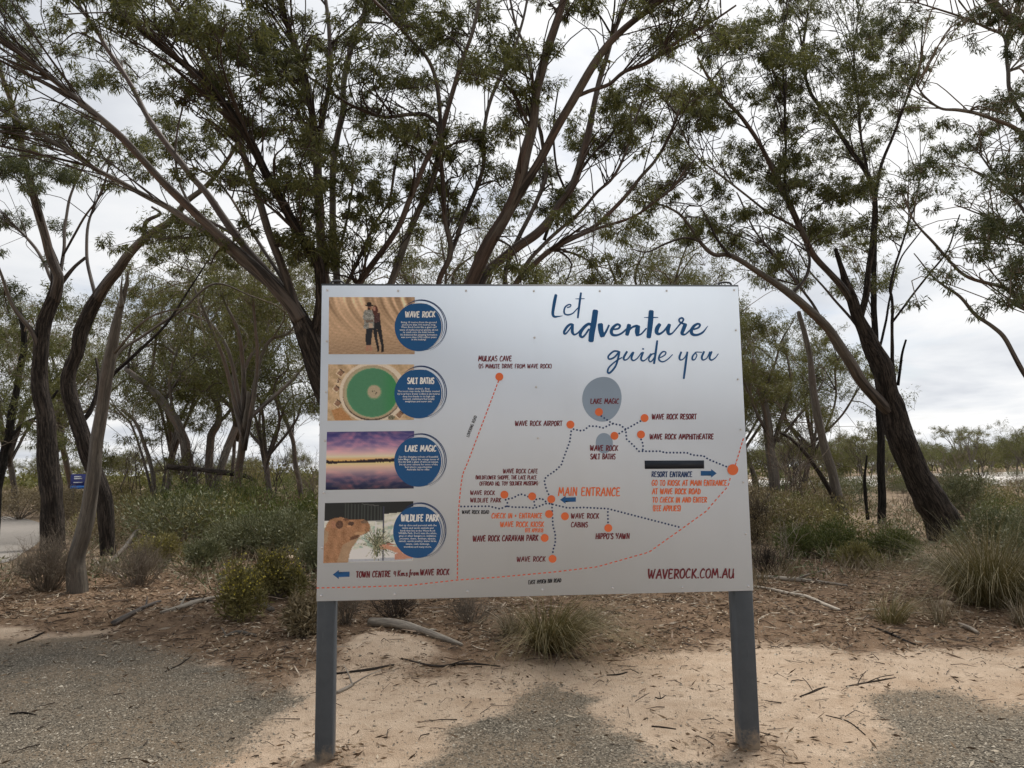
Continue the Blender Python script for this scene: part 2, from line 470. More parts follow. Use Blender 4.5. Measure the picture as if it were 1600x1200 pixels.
grav = k.mix(k.ramp(big, [(0.38, 0.0), (0.66, 0.7)]), grav, (0.27, 0.20, 0.135))
lit = k.mix(k.ramp(mid, [(0.3, 0.0), (0.7, 1.0)]), (0.125, 0.080, 0.052), (0.25, 0.168, 0.108))
lit = k.mix(k.ramp(fine, [(0.56, 0.0), (0.68, 0.8)]), lit, (0.36, 0.26, 0.17))
far = k.mix(k.ramp(k.noise(0.35, pos, 5, 0.65), [(0.35, 0.0), (0.72, 1.0)]), (0.15, 0.105, 0.07), (0.34, 0.26, 0.18))
far = k.mix(k.ramp(mid, [(0.5, 0.0), (0.7, 0.5)]), far, (0.12, 0.09, 0.06))
def zmask(attr, br, sharp):
    f = k.math('ADD', k.attr(attr), k.math('MULTIPLY', k.math('SUBTRACT', br, 0.5), 0.9))
    return k.ramp(f, [(0.5 - sharp, 0.0), (0.5 + sharp, 1.0)])
brk = k.noise(16, pos, 5, 0.7)
ysep = k.n('ShaderNodeSeparateXYZ', {0: pos}).outputs[1]
c = k.mix(k.ramp(k.math('DIVIDE', ysep, 20.0), [(0.42, 0.0), (0.55, 1.0)]), sand, far)
c = k.mix(zmask('gravel', k.noise(30, pos, 5, 0.75), 0.13), c, grav)
c = k.mix(zmask('litter', brk, 0.26), c, lit)
c = k.mix(zmask('salt', k.noise(0.6, pos, 4, 0.6), 0.12), c, (0.62, 0.585, 0.545))
k.col(c)
k.bump(k.math('ADD', k.math('MULTIPLY', vor.outputs['Distance'], 0.7), k.math('ADD', k.math('MULTIPLY', fine, 0.6), k.math('MULTIPLY', mid, 1.8))), 0.7, 0.025)
M['ground'] = k.m
g = obj_np('ground', np.stack([pl[:, 0], pl[:, 1], zz], -1), np.stack([ii, ii + 1, ii + nx + 1, ii + nx], -1), M['ground'], smooth=True,
           attrs={'gravel': gr, 'litter': li, 'salt': sa})
tag(g, 'sandy ground with gravel patches, leaf litter and a pale salt flat beyond', 'ground', kind='structure')
k = NT('road_seal', 0.9, 0.2)
k.col(k.ramp(k.noise(30, k.geo(), 5, 0.7), [(0.3, (0.19, 0.17, 0.15)), (0.7, (0.30, 0.272, 0.24))]))
rc = smooth_line(ROAD, 5)
rv = np.concatenate([[ROAD[[1, 5, 9]].mean(0)], rc, rc[:1]])
tri = [(0, i, i + 1) for i in range(1, len(rv) - 1)]
road = obj_np('road', np.c_[rv, np.full(len(rv), 0.012)], np.array(tri), k.m)
tag(road, 'pale grey sealed road curving in from the left behind the trees', 'road', kind='structure')

# ------------------------------------------------------------------ information sign
SW, SH = 2.4, 1.734
STL = np.array([-1.0648, 4.058, CAMH + 1.054])
SYAW = math.radians(3.70)
sign = empty('information_sign', (STL[0], STL[1], 0), SYAW)
tag(sign, 'large white tourist map sign on two dark grey steel posts', 'sign')
ST = STL[2]
def homog(src, dst):
    A = []
    for (x, y), (u, v) in zip(src, dst):
        A += [[x, y, 1, 0, 0, 0, -u * x, -u * y, -u], [0, 0, 0, x, y, 1, -v * x, -v * y, -v]]
    return np.linalg.svd(np.array(A, float))[2][-1].reshape(3, 3)
HM = homog([(503, 446), (1153, 447.5), (1180, 923), (495, 940)], [(0, 0), (SW, 0), (SW, SH), (0, SH)])
def pan(p, y=-0.001):
    """measured photo position on the panel -> sign-local coordinates"""
    p = np.asarray(p, float).reshape(-1, 2)
    q = np.c_[p, np.ones(len(p))] @ HM.T
    q = q[:, :2] / q[:, 2:]
    return np.c_[q[:, 0], np.broadcast_to(y, len(p)), ST - q[:, 1]]
def ink(name, srgb, var=0.06):
    c = np.clip(s2l(srgb) * 1.45, 0.003, 0.9)
    return plain(name, c, 0.42, 0.35, var, 3)
k = NT('white_panel', 0.75, 0.12)
_v = k.obco()
_d = k.noise(1.0, k.map(_v, (6, 1, 0.9)), 4, 0.5)
_b = k.noise(1.4, _v, 4, 0.6)
k.col(k.mix(k.ramp(_d, [(0.5, 0.0), (0.75, 0.22)]), k.mix(k.ramp(_b, [(0.3, 0.0), (0.7, 1.0)]), (0.67, 0.75, 0.85), (0.71, 0.785, 0.88)), (0.63, 0.695, 0.765)))
M['panel'] = k.m
M['ink_navy'] = ink('ink_navy', (24, 50, 92)); M['ink_blue'] = ink('ink_blue', (22, 74, 122)); M['ink_maroon'] = ink('ink_maroon', (92, 22, 36))
M['ink_orange'] = ink('ink_orange', (196, 98, 58)); M['ink_red'] = ink('ink_red', (190, 92, 72)); M['ink_black'] = ink('ink_black', (18, 22, 32))
M['ink_white'] = ink('ink_white', (205, 212, 220)); M['ink_lake'] = ink('ink_lake', (124, 141, 160)); M['tape'] = ink('tape', (20, 27, 38))
M['zinc'] = plain('zinc', (0.62, 0.63, 0.65), 0.3, 0.6)
def post(x0, x1, z0, z1, name):
    b = 0.007
    d = x1 - x0
    prof = [(x0 + b, 0.004), (x1 - b, 0.004), (x1, 0.004 + b), (x1, 0.004 + d - b), (x1 - b, 0.004 + d), (x0 + b, 0.004 + d), (x0, 0.004 + d - b), (x0, 0.004 + b)]
    V = [(x, y, z) for z in (z0, z1) for x, y in prof]
    Q = [(i, (i + 1) % 8, 8 + (i + 1) % 8, 8 + i) for i in range(8)]
    V = np.array(V)
    a = Acc(); a.add(V, Q, [(8, 8 + i, 8 + i + 1) for i in range(1, 7)])
    return a.obj(name, M['steel'], sign)
post(0.001, 0.096, -0.12, ST - 0.012, 'post')
post(SW - 0.106, SW - 0.001, -0.12, ST - 0.012, 'post')
for z0, z1, nm in ((ST - 0.055, ST + 0.011, 'top_rail'), (ST - SH + 0.004, ST - SH + 0.06, 'bottom_rail')):
    V, Q = box(-0.004 if nm == 'top_rail' else 0.1, SW + 0.004 if nm == 'top_rail' else SW - 0.11, 0.0035, 0.052, z0, z1)
    obj_np(nm, V, Q, M['steel'], sign)
V, Q = box(0, SW, 0, 0.003, ST - SH, ST)
panel = obj_np('panel', V, Q, M['panel'], sign)
for px in (525.5, 1135.5):
    u = pan([(px, 447)])[0][0]
    t = np.linspace(0, 1, 13)
    w = 0.036
    arc = [(u - w, 0.028, ST + 0.004), (u - w, 0.028, ST + 0.022)] + [(u - w + 0.008 + (2 * w - 0.016) * s, 0.028, ST + 0.030 + 0.004 * math.sin(math.pi * s)) for s in t] + [(u + w, 0.028, ST + 0.022), (u + w, 0.028, ST + 0.004)]
    V, Q, T, A = tube(np.array(arc), 0.0065, 7)
    a = Acc(); a.add(V, Q, T); a.obj('lifting_lug', M['steel'], sign, True)
# rivets
RV = [(511.5, 453), (622, 454), (728, 454), (834, 454.5), (937, 454.5), (1041.5, 454), (1147, 453), (510.5, 532.5), (509.5, 612), (508, 688), (506, 770), (503.5, 856), (502, 931.5),
      (1150, 515.5), (1153.5, 592), (1158.5, 670.5), (1163, 753), (1167.5, 834), (1172, 916.5), (617.5, 929), (731.5, 924.5), (849, 922), (959, 919), (1068.5, 918.5),
      (835.3, 527), (838.2, 604), (841.2, 684), (842.8, 752.7), (845.8, 836.5)]
aa = np.linspace(0, 2 * np.pi, 10, endpoint=False)
rvv = np.concatenate([np.c_[np.cos(aa) * r, np.full(10, y), np.sin(aa) * r] for r, y in ((0.0066, -0.0002), (0.0066, -0.0018), (0.004, -0.0036))] + [[[0, -0.0041, 0]]])
rq = [(q * 10 + i, q * 10 + (i + 1) % 10, (q + 1) * 10 + (i + 1) % 10, (q + 1) * 10 + i) for q in range(2) for i in range(10)]
rme = mesh_np('rivet', rvv, [np.array(rq), np.array([(20 + i, 20 + (i + 1) % 10, 30) for i in range(10)])], M['zinc'], True)
for p in RV:
    o = link(bpy.data.objects.new('rivet', rme), panel)
    o.location = pan([p], -0.0004)[0]
# ---- printed graphics: flat strokes and shapes lying on the panel
def ribbon(acc, pts, w, y, per=6, taper=False, smooth=True):
    """brush stroke through pts (photo px) with widths w (px)"""
    pts = np.asarray(pts, float)
    w = np.broadcast_to(w, (len(pts),)).astype(float)
    if smooth and len(pts) > 2:
        q = smooth_line(np.c_[pts, w], per)
        pts, w = q[:, :2], np.maximum(q[:, 2], 0.2)
    t = nrm(np.gradient(pts, axis=0))
    n = np.c_[-t[:, 1], t[:, 0]]
    e0 = pts[0] - t[0] * w[0] * 0.22; e1 = pts[-1] + t[-1] * w[-1] * 0.22
    P2 = np.concatenate([[e0], pts, [e1]]); W2 = np.concatenate([[w[0] * 0.6], w, [w[-1] * 0.6]]); N2 = np.concatenate([n[:1], n, n[-1:]])
    L, Rr = P2 + N2 * W2[:, None] / 2, P2 - N2 * W2[:, None] / 2
    k_ = len(P2)
    V = pan(np.concatenate([L, Rr]), y)
    acc.add(V, [(i, i + 1, k_ + i + 1, k_ + i) for i in range(k_ - 1)])
GL = {  # brush capitals on a unit-high cell, y up
 'A': (.52, [[(0, 0), (.14, .5), (.3, 1)], [(.3, 1), (.4, .5), (.5, 0)], [(.08, .36), (.46, .4)]]), 'B': (.46, [[(.06, 0), (.08, 1)], [(.05, .98), (.36, .92), (.36, .62), (.1, .52), (.42, .4), (.4, .08), (.04, .02)]]),
 'C': (.44, [[(.4, .84), (.28, 1), (.08, .72), (.02, .3), (.14, .02), (.4, .12)]]), 'D': (.48, [[(.07, 0), (.1, 1)], [(.02, .96), (.34, .86), (.45, .5), (.34, .12), (.04, .02)]]),
 'E': (.42, [[(.38, .96), (.08, .96), (.05, .5), (.06, .04), (.4, .06)], [(.06, .52), (.32, .55)]]), 'F': (.4, [[(.08, 0), (.07, .5), (.08, .96), (.4, .97)], [(.08, .52), (.32, .55)]]),
 'G': (.48, [[(.42, .84), (.28, 1), (.08, .72), (.02, .3), (.16, .01), (.42, .12), (.44, .42), (.26, .42)]]), 'H': (.5, [[(.06, 0), (.1, 1)], [(.42, 0), (.46, 1)], [(.08, .48), (.46, .54)]]),
 'I': (.16, [[(.06, 0), (.1, 1)]]), 'J': (.4, [[(.34, 1), (.32, .2), (.18, 0), (.02, .16)]]), 'K': (.48, [[(.06, 0), (.1, 1)], [(.44, 1), (.26, .66), (.08, .44)], [(.12, .5), (.28, .3), (.46, 0)]]),
 'L': (.38, [[(.08, 1), (.05, .5), (.06, .05), (.36, .05)]]), 'M': (.66, [[(.02, 0), (.06, .5), (.12, 1)], [(.12, 1), (.24, .45), (.3, .3)], [(.3, .3), (.4, .62), (.5, 1)], [(.5, 1), (.57, .5), (.62, 0)]]),
 'N': (.52, [[(.04, 0), (.1, 1)], [(.1, 1), (.26, .5), (.42, 0)], [(.42, 0), (.48, 1)]]), 'O': (.48, [[(.3, .98), (.08, .8), (.02, .36), (.14, .02), (.36, .1), (.46, .56), (.36, .94), (.2, .98)]]),
 'P': (.44, [[(.07, 0), (.1, 1)], [(.03, .94), (.36, .94), (.42, .68), (.3, .46), (.08, .44)]]), 'Q': (.5, [[(.3, .98), (.08, .8), (.02, .36), (.14, .02), (.36, .1), (.46, .56), (.36, .94), (.2, .98)], [(.26, .24), (.5, -.1)]]),
 'R': (.48, [[(.07, 0), (.1, 1)], [(.03, .94), (.36, .94), (.42, .7), (.3, .5), (.1, .46)], [(.18, .46), (.3, .26), (.46, 0)]]), 'S': (.42, [[(.38, .86), (.26, 1), (.08, .84), (.12, .6), (.34, .44), (.38, .18), (.22, 0), (.02, .14)]]),
 'T': (.44, [[(.2, 0), (.22, .96)], [(0, .94), (.44, .98)]]), 'U': (.48, [[(.06, 1), (.03, .4), (.12, .03), (.3, .06), (.4, .4), (.44, 1)], [(.43, .5), (.46, 0)]]),
 'V': (.46, [[(.03, 1), (.1, .4), (.18, 0)], [(.18, 0), (.32, .5), (.44, 1)]]), 'W': (.68, [[(.03, 1), (.05, .4), (.12, 0)], [(.12, 0), (.26, .5), (.32, .85)], [(.32, .85), (.34, .35), (.42, 0)], [(.42, 0), (.54, .5), (.65, 1)]]),
 'X': (.46, [[(.04, 1), (.42, 0)], [(.42, 1), (.02, 0)]]), 'Y': (.46, [[(.03, 1), (.08, .6), (.24, .5)], [(.44, 1), (.32, .5), (.16, 0)]]), 'Z': (.44, [[(.04, .96), (.4, .96), (.04, .04), (.42, .04)]]),
 '4': (.44, [[(.1, 1), (.04, .46), (.36, .48)], [(.34, .95), (.3, .0)]]), '1': (.2, [[(.06, 0), (.1, 1)]]), '5': (.4, [[(.36, .98), (.1, .95), (.06, .55), (.32, .5), (.34, .14), (.04, .02)]]),
 '.': (.16, [[(.04, .02), (.1, .1)]]), ',': (.16, [[(.1, .1), (.02, -.12)]]), '+': (.42, [[(.06, .46), (.36, .48)], [(.2, .68), (.22, .28)]]), '(': (.22, [[(.2, 1.08), (.06, .7), (.06, .3), (.18, -.08)]]), ')': (.22, [[(.04, 1.08), (.18, .7), (.18, .3), (.04, -.08)]]),
 ' ': (.3, []), "'": (.14, [[(.08, 1), (.05, .8)]]),
 'm': (.7, [[(.05, .5), (.06, 0)], [(.06, .3), (.2, .5), (.28, .4), (.28, 0)], [(.28, .3), (.44, .5), (.5, .4), (.52, .05), (.66, .1)]]), 's': (.34, [[(.28, .45), (.12, .5), (.1, .32), (.24, .2), (.18, 0), (.0, .06)]]),
 'f': (.4, [[(.38, .95), (.24, 1), (.18, .6), (.12, -.2), (.02, -.3), (.02, -.1), (.2, .15), (.34, .3)], [(.04, .45), (.34, .5)]]), 'r': (.36, [[(.05, .5), (.06, 0)], [(.06, .3), (.18, .5), (.34, .44)]]), 'o': (.42, [[(.2, .5), (.04, .36), (.06, .04), (.22, .0), (.32, .25), (.22, .48), (.4, .44)]])}
def brush_text(acc, s, x0, x1, yt, yb, dy=0.0, weight=0.135, slant=0.06, y=-0.0011, seed=0):
    """capitals between x0..x1, top yt, baseline yb (photo px); dy: rise of the line at its end"""
    rr = np.random.default_rng(seed + len(s))
    gap = 0.1
    tot = sum(GL[ch][0] + gap for ch in s) - gap
    h = yb - yt
    kx = (x1 - x0) / tot
    cx = 0
    for ch in s:
        wd, st = GL[ch]
        jig = rr.uniform(-.03, .03)
        for n_, pts in enumerate(st):
            q = np.array([(x0 + (cx + a) * kx + b * h * slant * 0.4, yb - (b + jig) * h - dy * ((cx + a) / tot)) for a, b in pts])
            w = np.linspace(1.12, 0.8, len(q)) * weight * h * rr.uniform(.9, 1.12)
            ribbon(acc, q, w, y - 0.00012 * n_, 4)
        cx += wd + gap
def disc(acc, c, r, y, n=40, ry=None, wob=0.0, seed=1):
    a = np.linspace(0, 2 * np.pi, n, endpoint=False)
    rad = 1 + wob * np.sin(2 * a + seed) + wob * 0.6 * np.sin(3 * a + seed * 2)
    V = pan(np.concatenate([[c], np.c_[c[0] + r * rad * np.cos(a), c[1] + (ry or r) * rad * np.sin(a)]]), y)
    acc.add(V, None, [(0, 1 + i, 1 + (i + 1) % n) for i in range(n)])
def poly_px(acc, pts, y):
    V = pan(pts, y); c_ = V.mean(0)[None]
    acc.add(np.concatenate([c_, V]), None, [(0, 1 + i, 1 + (i + 1) % len(pts)) for i in range(len(pts))])
def Z(ox, oy, k_): return lambda L: [(ox + a / k_, oy + b / k_) for a, b in L]
z3, z4, z5 = Z(860, 450, 11.43), Z(960, 470, 9.376), Z(850, 440, 5.0)
hd = Acc()
def hs(zf, k_, pts, w, lift=0):
    w = np.array(w, float) / k_ if not np.isscalar(w) else w / k_
    ribbon(hd, zf(pts), w, -0.0012 - 0.00012 * lift, 7)
hs(z3, 11.43, [(98, 120), (75, 230), (50, 380), (45, 470), (75, 508), (140, 505), (220, 492)], [52, 58, 54, 50, 40, 25, 8])
hs(z3, 11.43, [(300, 345), (352, 330), (365, 300), (330, 292), (270, 330), (245, 400), (258, 458), (320, 476), (400, 448), (470, 375), (500, 345)], [22, 22, 22, 24, 28, 32, 30, 27, 24, 20, 18])
hs(z3, 11.43, [(545, 85), (525, 230), (505, 400), (490, 530)], [36, 40, 38, 32], 1)
hs(z3, 11.43, [(445, 190), (520, 190), (610, 188)], [8, 18, 12], 2)
hs(z3, 11.43, [(395, 648), (350, 648), (295, 695), (250, 770), (252, 812), (285, 805), (335, 745), (395, 655)], [42, 42, 46, 44, 36, 30, 26, 28])
hs(z3, 11.43, [(400, 645), (393, 720), (397, 790), (430, 828), (490, 800), (550, 735)], [44, 54, 52, 34, 28, 28], 1)
hs(z3, 11.43, [(730, 650), (680, 640), (610, 690), (550, 770), (535, 840), (570, 872), (620, 835), (690, 730)], [50, 50, 56, 58, 52, 40, 34, 34], 2)
hs(z3, 11.43, [(805, 405), (772, 640), (742, 800), (727, 940)], [100, 104, 104, 98], 3)
hs(z3, 11.43, [(893, 645), (903, 750), (930, 855)], [96, 92, 84])
hs(z3, 11.43, [(1048, 660), (1005, 755), (945, 855)], [32, 36, 48], 1)
hs(z3, 11.43, [(1130, 735), (1215, 720), (1245, 670), (1195, 645), (1130, 690), (1090, 765), (1112, 828), (1190, 838), (1280, 800), (1375, 715)], [30, 34, 38, 40, 52, 60, 50, 38, 34, 30], 2)
hs(z4, 9.376, [(217, 350), (200, 430), (186, 495)], [62, 62, 54], 3)
hs(z4, 9.376, [(190, 465), (255, 390), (320, 365), (350, 375)], [22, 28, 36, 40])
hs(z4, 9.376, [(348, 368), (337, 440), (340, 505)], [60, 72, 50], 1)
hs(z4, 9.376, [(335, 500), (395, 482), (470, 400)], [30, 24, 22], 2)
hs(z4, 9.376, [(540, 150), (530, 300), (515, 440), (505, 530)], [74, 78, 74, 66], 3)
hs(z4, 9.376, [(435, 240), (540, 242), (640, 240)], [8, 18, 12], 4)
hs(z4, 9.376, [(665, 340), (628, 400), (622, 460), (660, 482), (725, 440), (800, 345)], [52, 62, 54, 36, 28, 28])
hs(z4, 9.376, [(806, 345), (786, 425), (800, 480), (850, 470), (920, 390), (965, 335)], [52, 56, 42, 24, 22, 24], 1)
hs(z4, 9.376, [(958, 345), (1012, 280), (990, 248), (950, 268), (958, 305), (1000, 328), (1055, 345)], [22, 26, 28, 26, 26, 28, 30], 2)
hs(z4, 9.376, [(1040, 345), (1010, 420), (992, 475), (1035, 490), (1090, 445), (1140, 395)], [56, 56, 46, 26, 22, 20], 3)
hs(z4, 9.376, [(1165, 415), (1232, 390), (1255, 348), (1215, 335), (1160, 375), (1128, 440), (1150, 488), (1220, 495), (1300, 455), (1370, 365)], [24, 28, 30, 32, 44, 50, 42, 32, 28, 8], 4)
for L, w, l in (([(582, 543), (545, 543), (505, 580), (512, 603), (550, 590), (590, 545)], 14, 0), ([(590, 545), (580, 600), (560, 660), (520, 708), (500, 705), (510, 668), (560, 622), (612, 590)], [18, 16, 15, 16, 15, 13, 11, 9], 1),
                ([(650, 545), (626, 588), (630, 610), (658, 600), (692, 552)], [16, 17, 13, 10, 10], 2), ([(700, 550), (685, 595), (700, 614), (730, 598), (764, 552)], [16, 16, 12, 9, 9], 3), ([(776, 550), (760, 598), (775, 617), (802, 603), (838, 560)], [16, 16, 12, 9, 9], 0),
                ([(771, 523), (781, 525)], 12, 1), ([(866, 560), (842, 568), (820, 605), (835, 624), (860, 598), (872, 560)], 11, 2), ([(886, 460), (876, 540), (862, 638)], [15, 18, 16], 3), ([(910, 592), (945, 572), (954, 550), (930, 546), (905, 575), (901, 608), (930, 624), (970, 604), (1006, 568)], [9, 10, 10, 12, 14, 14, 11, 9, 8], 0),
                ([(1074, 548), (1060, 590), (1070, 610), (1098, 595), (1124, 550)], [15, 16, 12, 9, 10], 0), ([(1122, 548), (1112, 620), (1102, 700), (1095, 755)], [15, 17, 17, 15], 1), ([(1188, 550), (1164, 580), (1162, 606), (1180, 606), (1196, 575), (1188, 550), (1236, 550)], [10, 14, 14, 10, 9, 8, 7], 2),
                ([(1252, 545), (1235, 588), (1245, 610), (1275, 594), (1298, 546)], [16, 16, 12, 9, 10], 3), ([(1312, 545), (1296, 590), (1310, 611), (1340, 594), (1364, 562)], [15, 16, 12, 9, 7], 0)):
    hs(z5, 5.0, L, w, l)
hd.obj('headline_lettering', M['ink_blue'], panel)
mar, ora, nav, blk = 'ink_maroon', 'ink_orange', 'ink_navy', 'ink_black'
for a, s, x0, x1, yt, yb, dy in ((mar, 'MULKAS CAVE', 747.7, 799.5, 555.8, 563.9, 0), (mar, '(15 MINUTE DRIVE FROM WAVE ROCK)', 748.2, 862, 568.4, 574.9, 0), (mar, 'WAVE ROCK AIRPORT', 805.5, 879.3, 657.3, 664.9, 0),
        (mar, 'LAKE MAGIC', 923.4, 967.6, 622.4, 630.2, 0), (mar, 'WAVE ROCK RESORT', 1019.6, 1089.4, 646.4, 654.5, 0), (mar, 'WAVE ROCK AMPHITHEATRE', 1016.3, 1116, 677.6, 685.8, 0), (mar, 'WAVE ROCK', 923, 966.6, 695.5, 703.8, 0),
        (mar, 'SALT BATHS', 923.4, 962.4, 708.7, 717, 0), (nav, 'RESORT ENTRANCE', 1019.4, 1082.8, 736.7, 744.9, 0), (ora, 'GO TO KIOSK AT MAIN ENTRANCE', 1020, 1137.2, 750, 758.4, 0), (ora, 'AT WAVE ROCK ROAD', 1020.6, 1096, 763, 771.6, 0),
        (ora, 'TO CHECK IN AND ENTER', 1021, 1106, 776.6, 784.8, 0), (ora, '(FEE APPLIES)', 1021.9, 1065, 789.8, 798.2, 0), (ora, 'MAIN ENTRANCE', 873.6, 970, 761.5, 774.4, 0), (mar, 'WAVE ROCK CAFE', 786.8, 841, 732.4, 739.2, 0),
        (mar, '(WILDFLOWER SHOPPE. THE LACE PLACE', 743.8, 839.3, 742.7, 748.6, 0), (mar, 'OFFROAD HQ. TOY SOLDIER MUSEUM)', 750.2, 841.3, 752.3, 758.4, 0.6), (mar, 'WAVE ROCK', 735.8, 774, 766.4, 773, 0), (mar, 'WILDLIFE PARK', 735.8, 783.8, 778, 784.7, 0),
        (blk, 'WAVE ROCK ROAD', 722.8, 765, 797.2, 802.7, 0), (ora, 'CHECK IN + ENTRANCE', 769.3, 848.3, 801.7, 809.5, 0), (ora, 'WAVE ROCK KIOSK', 782.8, 851, 815.2, 823.3, 0.3), (ora, '(FEE APPLIED)', 821.8, 849.8, 825.7, 831.4, 0),
        (mar, 'WAVE ROCK CARAVAN PARK', 740, 842, 837, 846, 1.2), (mar, 'WAVE ROCK', 809, 853.6, 870, 877.7, 0.4), (mar, 'WAVE ROCK', 893.8, 937.3, 802, 809.9, 0), (mar, 'CABINS', 893.8, 919.6, 815.8, 823.7, 0), (mar, "HIPPO'S YAWN", 932.3, 985.3, 833.4, 842, 0.3),
        (mar, 'WAVEROCK.COM.AU', 1014.9, 1148.8, 889.6, 904.2, 1.0), (blk, 'EAST HYDEN BIN ROAD', 827.2, 878.4, 907.2, 913.2, 3.4), (mar, 'TOWN CENTRE', 557, 610.8, 893.2, 902.6, 1.0), (mar, '4', 616, 619.6, 892.4, 900.6, 0),
        (mar, 'Kms', 622, 638, 891.5, 900.6, 0.4), (mar, 'from', 640.2, 655.8, 890.8, 899.4, 0.4), (mar, 'WAVE ROCK', 657.7, 702.7, 889.9, 899.2, 0.8)):
    ln_ = Acc(); brush_text(ln_, s, x0, x1, yt, yb, dy, 0.185 if yb - yt < 10 else 0.16, seed=int(x0)); ln_.obj('map_lettering', M[a], panel)
# road name set along the slanting road
tmp = Acc(); blk = tmp; A0, A1 = np.array((733.2, 682.8)), np.array((746.0, 649.6))
dv = (A1 - A0); Ln = np.linalg.norm(dv); dv = dv / Ln; up = np.array([dv[1], -dv[0]])
_s = 'LOVERING ROAD'; _tot = sum(GL[ch][0] + .1 for ch in _s); _c = 0
for ch in _s:
    for n_, pts in enumerate(GL[ch][1]):
        q = np.array([A0 + dv * (Ln * (_c + a) / _tot) + up * b * 4.6 for a, b in pts])
        ribbon(blk, q, 0.75, -0.0011 - 0.00012 * n_, 4)
    _c += GL[ch][0] + .1
tmp.obj('map_lettering', M['ink_black'], panel)
# lakes, location dots, routes, arrows, tape
lk = Acc(); disc(lk, (941.5, 623), 30, -0.0004, 48, 36, 0.03, 2); lk.obj('lake_shape', M['ink_lake'], panel)
lk = Acc(); disc(lk, (945, 692), 13.2, -0.0004, 36, 16.3, 0.02, 1); lk.obj('lake_shape', M['ink_lake'], panel)
for x, y in ((780.5, 588.2), (892, 663), (936.5, 643.3), (1008, 652.7), (961, 680.5), (1002.5, 678.5), (1146.5, 733.5), (789, 772.7), (832.5, 775.3), (862.5, 779.7), (859, 803), (884, 806.5), (852.3, 840.5), (864.8, 873.2), (952, 825)):
    a = Acc(); disc(a, (x, y), 8.6 if x > 1140 else 6.2, -0.0016, 28); a.obj('location_dot', M['ink_orange'], panel)
def walk(pts, step):
    pts = np.asarray(pts, float)
    ln = np.concatenate([[0], np.cumsum(np.linalg.norm(np.diff(pts, axis=0), axis=1))])
    s = np.arange(0, ln[-1], step)
    q = np.c_[np.interp(s, ln, pts[:, 0]), np.interp(s, ln, pts[:, 1])]
    return q, nrm(np.gradient(q, axis=0)) if len(q) > 1 else np.array([[1.0, 0]])
z7, z4b, z6 = Z(900, 630, 5.333), Z(720, 540, 6.667), Z(710, 720, 6.667)
for L in (z7([(215, 105), (290, 155), (320, 170), (375, 180), (420, 215), (425, 295), (480, 345), (530, 398), (715, 398), (745, 410), (930, 410), (980, 430), (1070, 437), (1110, 465), (1270, 530)]),
          z4b([(1180, 868), (1245, 883), (1285, 880), (1345, 835), (1420, 838), (1490, 855), (1560, 820), (1610, 806)]), z4b([(1155, 890), (1140, 1000), (1110, 1080), (1070, 1190)]) + z6([(1120, 40), (1060, 100), (970, 160), (945, 190), (945, 220), (965, 300), (990, 350)]),
          z7([(365, 250), (430, 210), (545, 145)]), z7([(548, 300), (565, 340), (563, 385)]), z6([(75, 475), (370, 472), (440, 490), (485, 500), (550, 470), (620, 482), (740, 482), (845, 492), (920, 460), (975, 440), (1040, 455), (1190, 490), (1350, 485), (1580, 496)]) + z7([(280, 880), (890, 1037)]),
          z6([(540, 405), (560, 440), (555, 475)]), z6([(572, 395), (620, 385), (690, 345), (730, 352), (775, 372)]), z6([(860, 400), (915, 390), (950, 415), (975, 440)]), z6([(838, 425), (848, 490)]), z6([(1022, 450), (1030, 560), (1035, 680), (1060, 760), (1060, 860), (1040, 920), (1030, 985)]), z7([(273, 905), (275, 1000)])):
    dots = Acc()
    q, t = walk(L, 5.45)
    for (x, y), d in zip(q, t):
        ribbon(dots, [np.array((x, y)) - d * 0.75, np.array((x, y)) + d * 0.8], 2.7, -0.0008, smooth=False)
    dots.obj('dotted_route', M['ink_navy'], panel)
for L in ([(778.8, 596), (732.3, 720), (723.5, 741), (720.5, 762), (717.5, 795), (716, 855), (715.7, 907)], [(497, 919), (560, 917.6), (640, 915), (716, 906.5), (780, 902), (866.6, 894), (934.9, 885.8), (1016, 862.7), (1066, 827), (1105.5, 798.4), (1121, 780), (1139, 760), (1143.7, 743)], [(1151, 724.7), (1164, 681)]):
    dash = Acc()
    q, t = walk(L, 8.1 if L[0][0] < 600 else 6.6)
    for (x, y), d in zip(q, t):
        ribbon(dash, [np.array((x, y)) - d * 1.9, np.array((x, y)) + d * 2.0], 1.8, -0.0006, smooth=False)
    dash.obj('dashed_road', M['ink_red'], panel)
def arrow(x0, x1, y0, y1, dirn, head):
    yc = (y0 + y1) / 2; h = (y1 - y0) / 2; s = h * 0.56
    if dirn < 0: pts = [(x0, yc), (x0 + head, y0), (x0 + head, yc - s), (x1, yc - s - .6), (x1, yc + s - .6), (x0 + head, yc + s), (x0 + head, y1)]
    else: pts = [(x1, yc), (x1 - head, y1), (x1 - head, yc + s), (x0, yc + s), (x0, yc - s), (x1 - head, yc - s), (x1 - head, y0)]
    a = Acc(); V = pan(pts, -0.0009); c_ = pan([(x0 + head if dirn < 0 else x1 - head, yc)], -0.0009)
    a.add(np.concatenate([c_, V]), None, [(0, 1 + i, 1 + (i + 1) % 7) for i in range(7)])
    a.obj('arrow', M['ink_blue'], panel)
arrow(520.5, 546.7, 891, 905, -1, 9.3); arrow(876.3, 901, 774.5, 787, -1, 8.6); arrow(1096.5, 1121.3, 732.6, 745.8, 1, 8.6)
V = pan([(1008.4, 719.3), (1101.4, 719), (1101.7, 731.7), (1008.9, 732.4)], -0.0012)
V2 = V + np.array([0, 0.001, 0])
obj_np('black_tape', np.concatenate([V, V2]), np.array([(0, 1, 2, 3), (0, 4, 5, 1), (1, 5, 6, 2), (2, 6, 7, 3), (3, 7, 4, 0)]), M['tape'], panel)
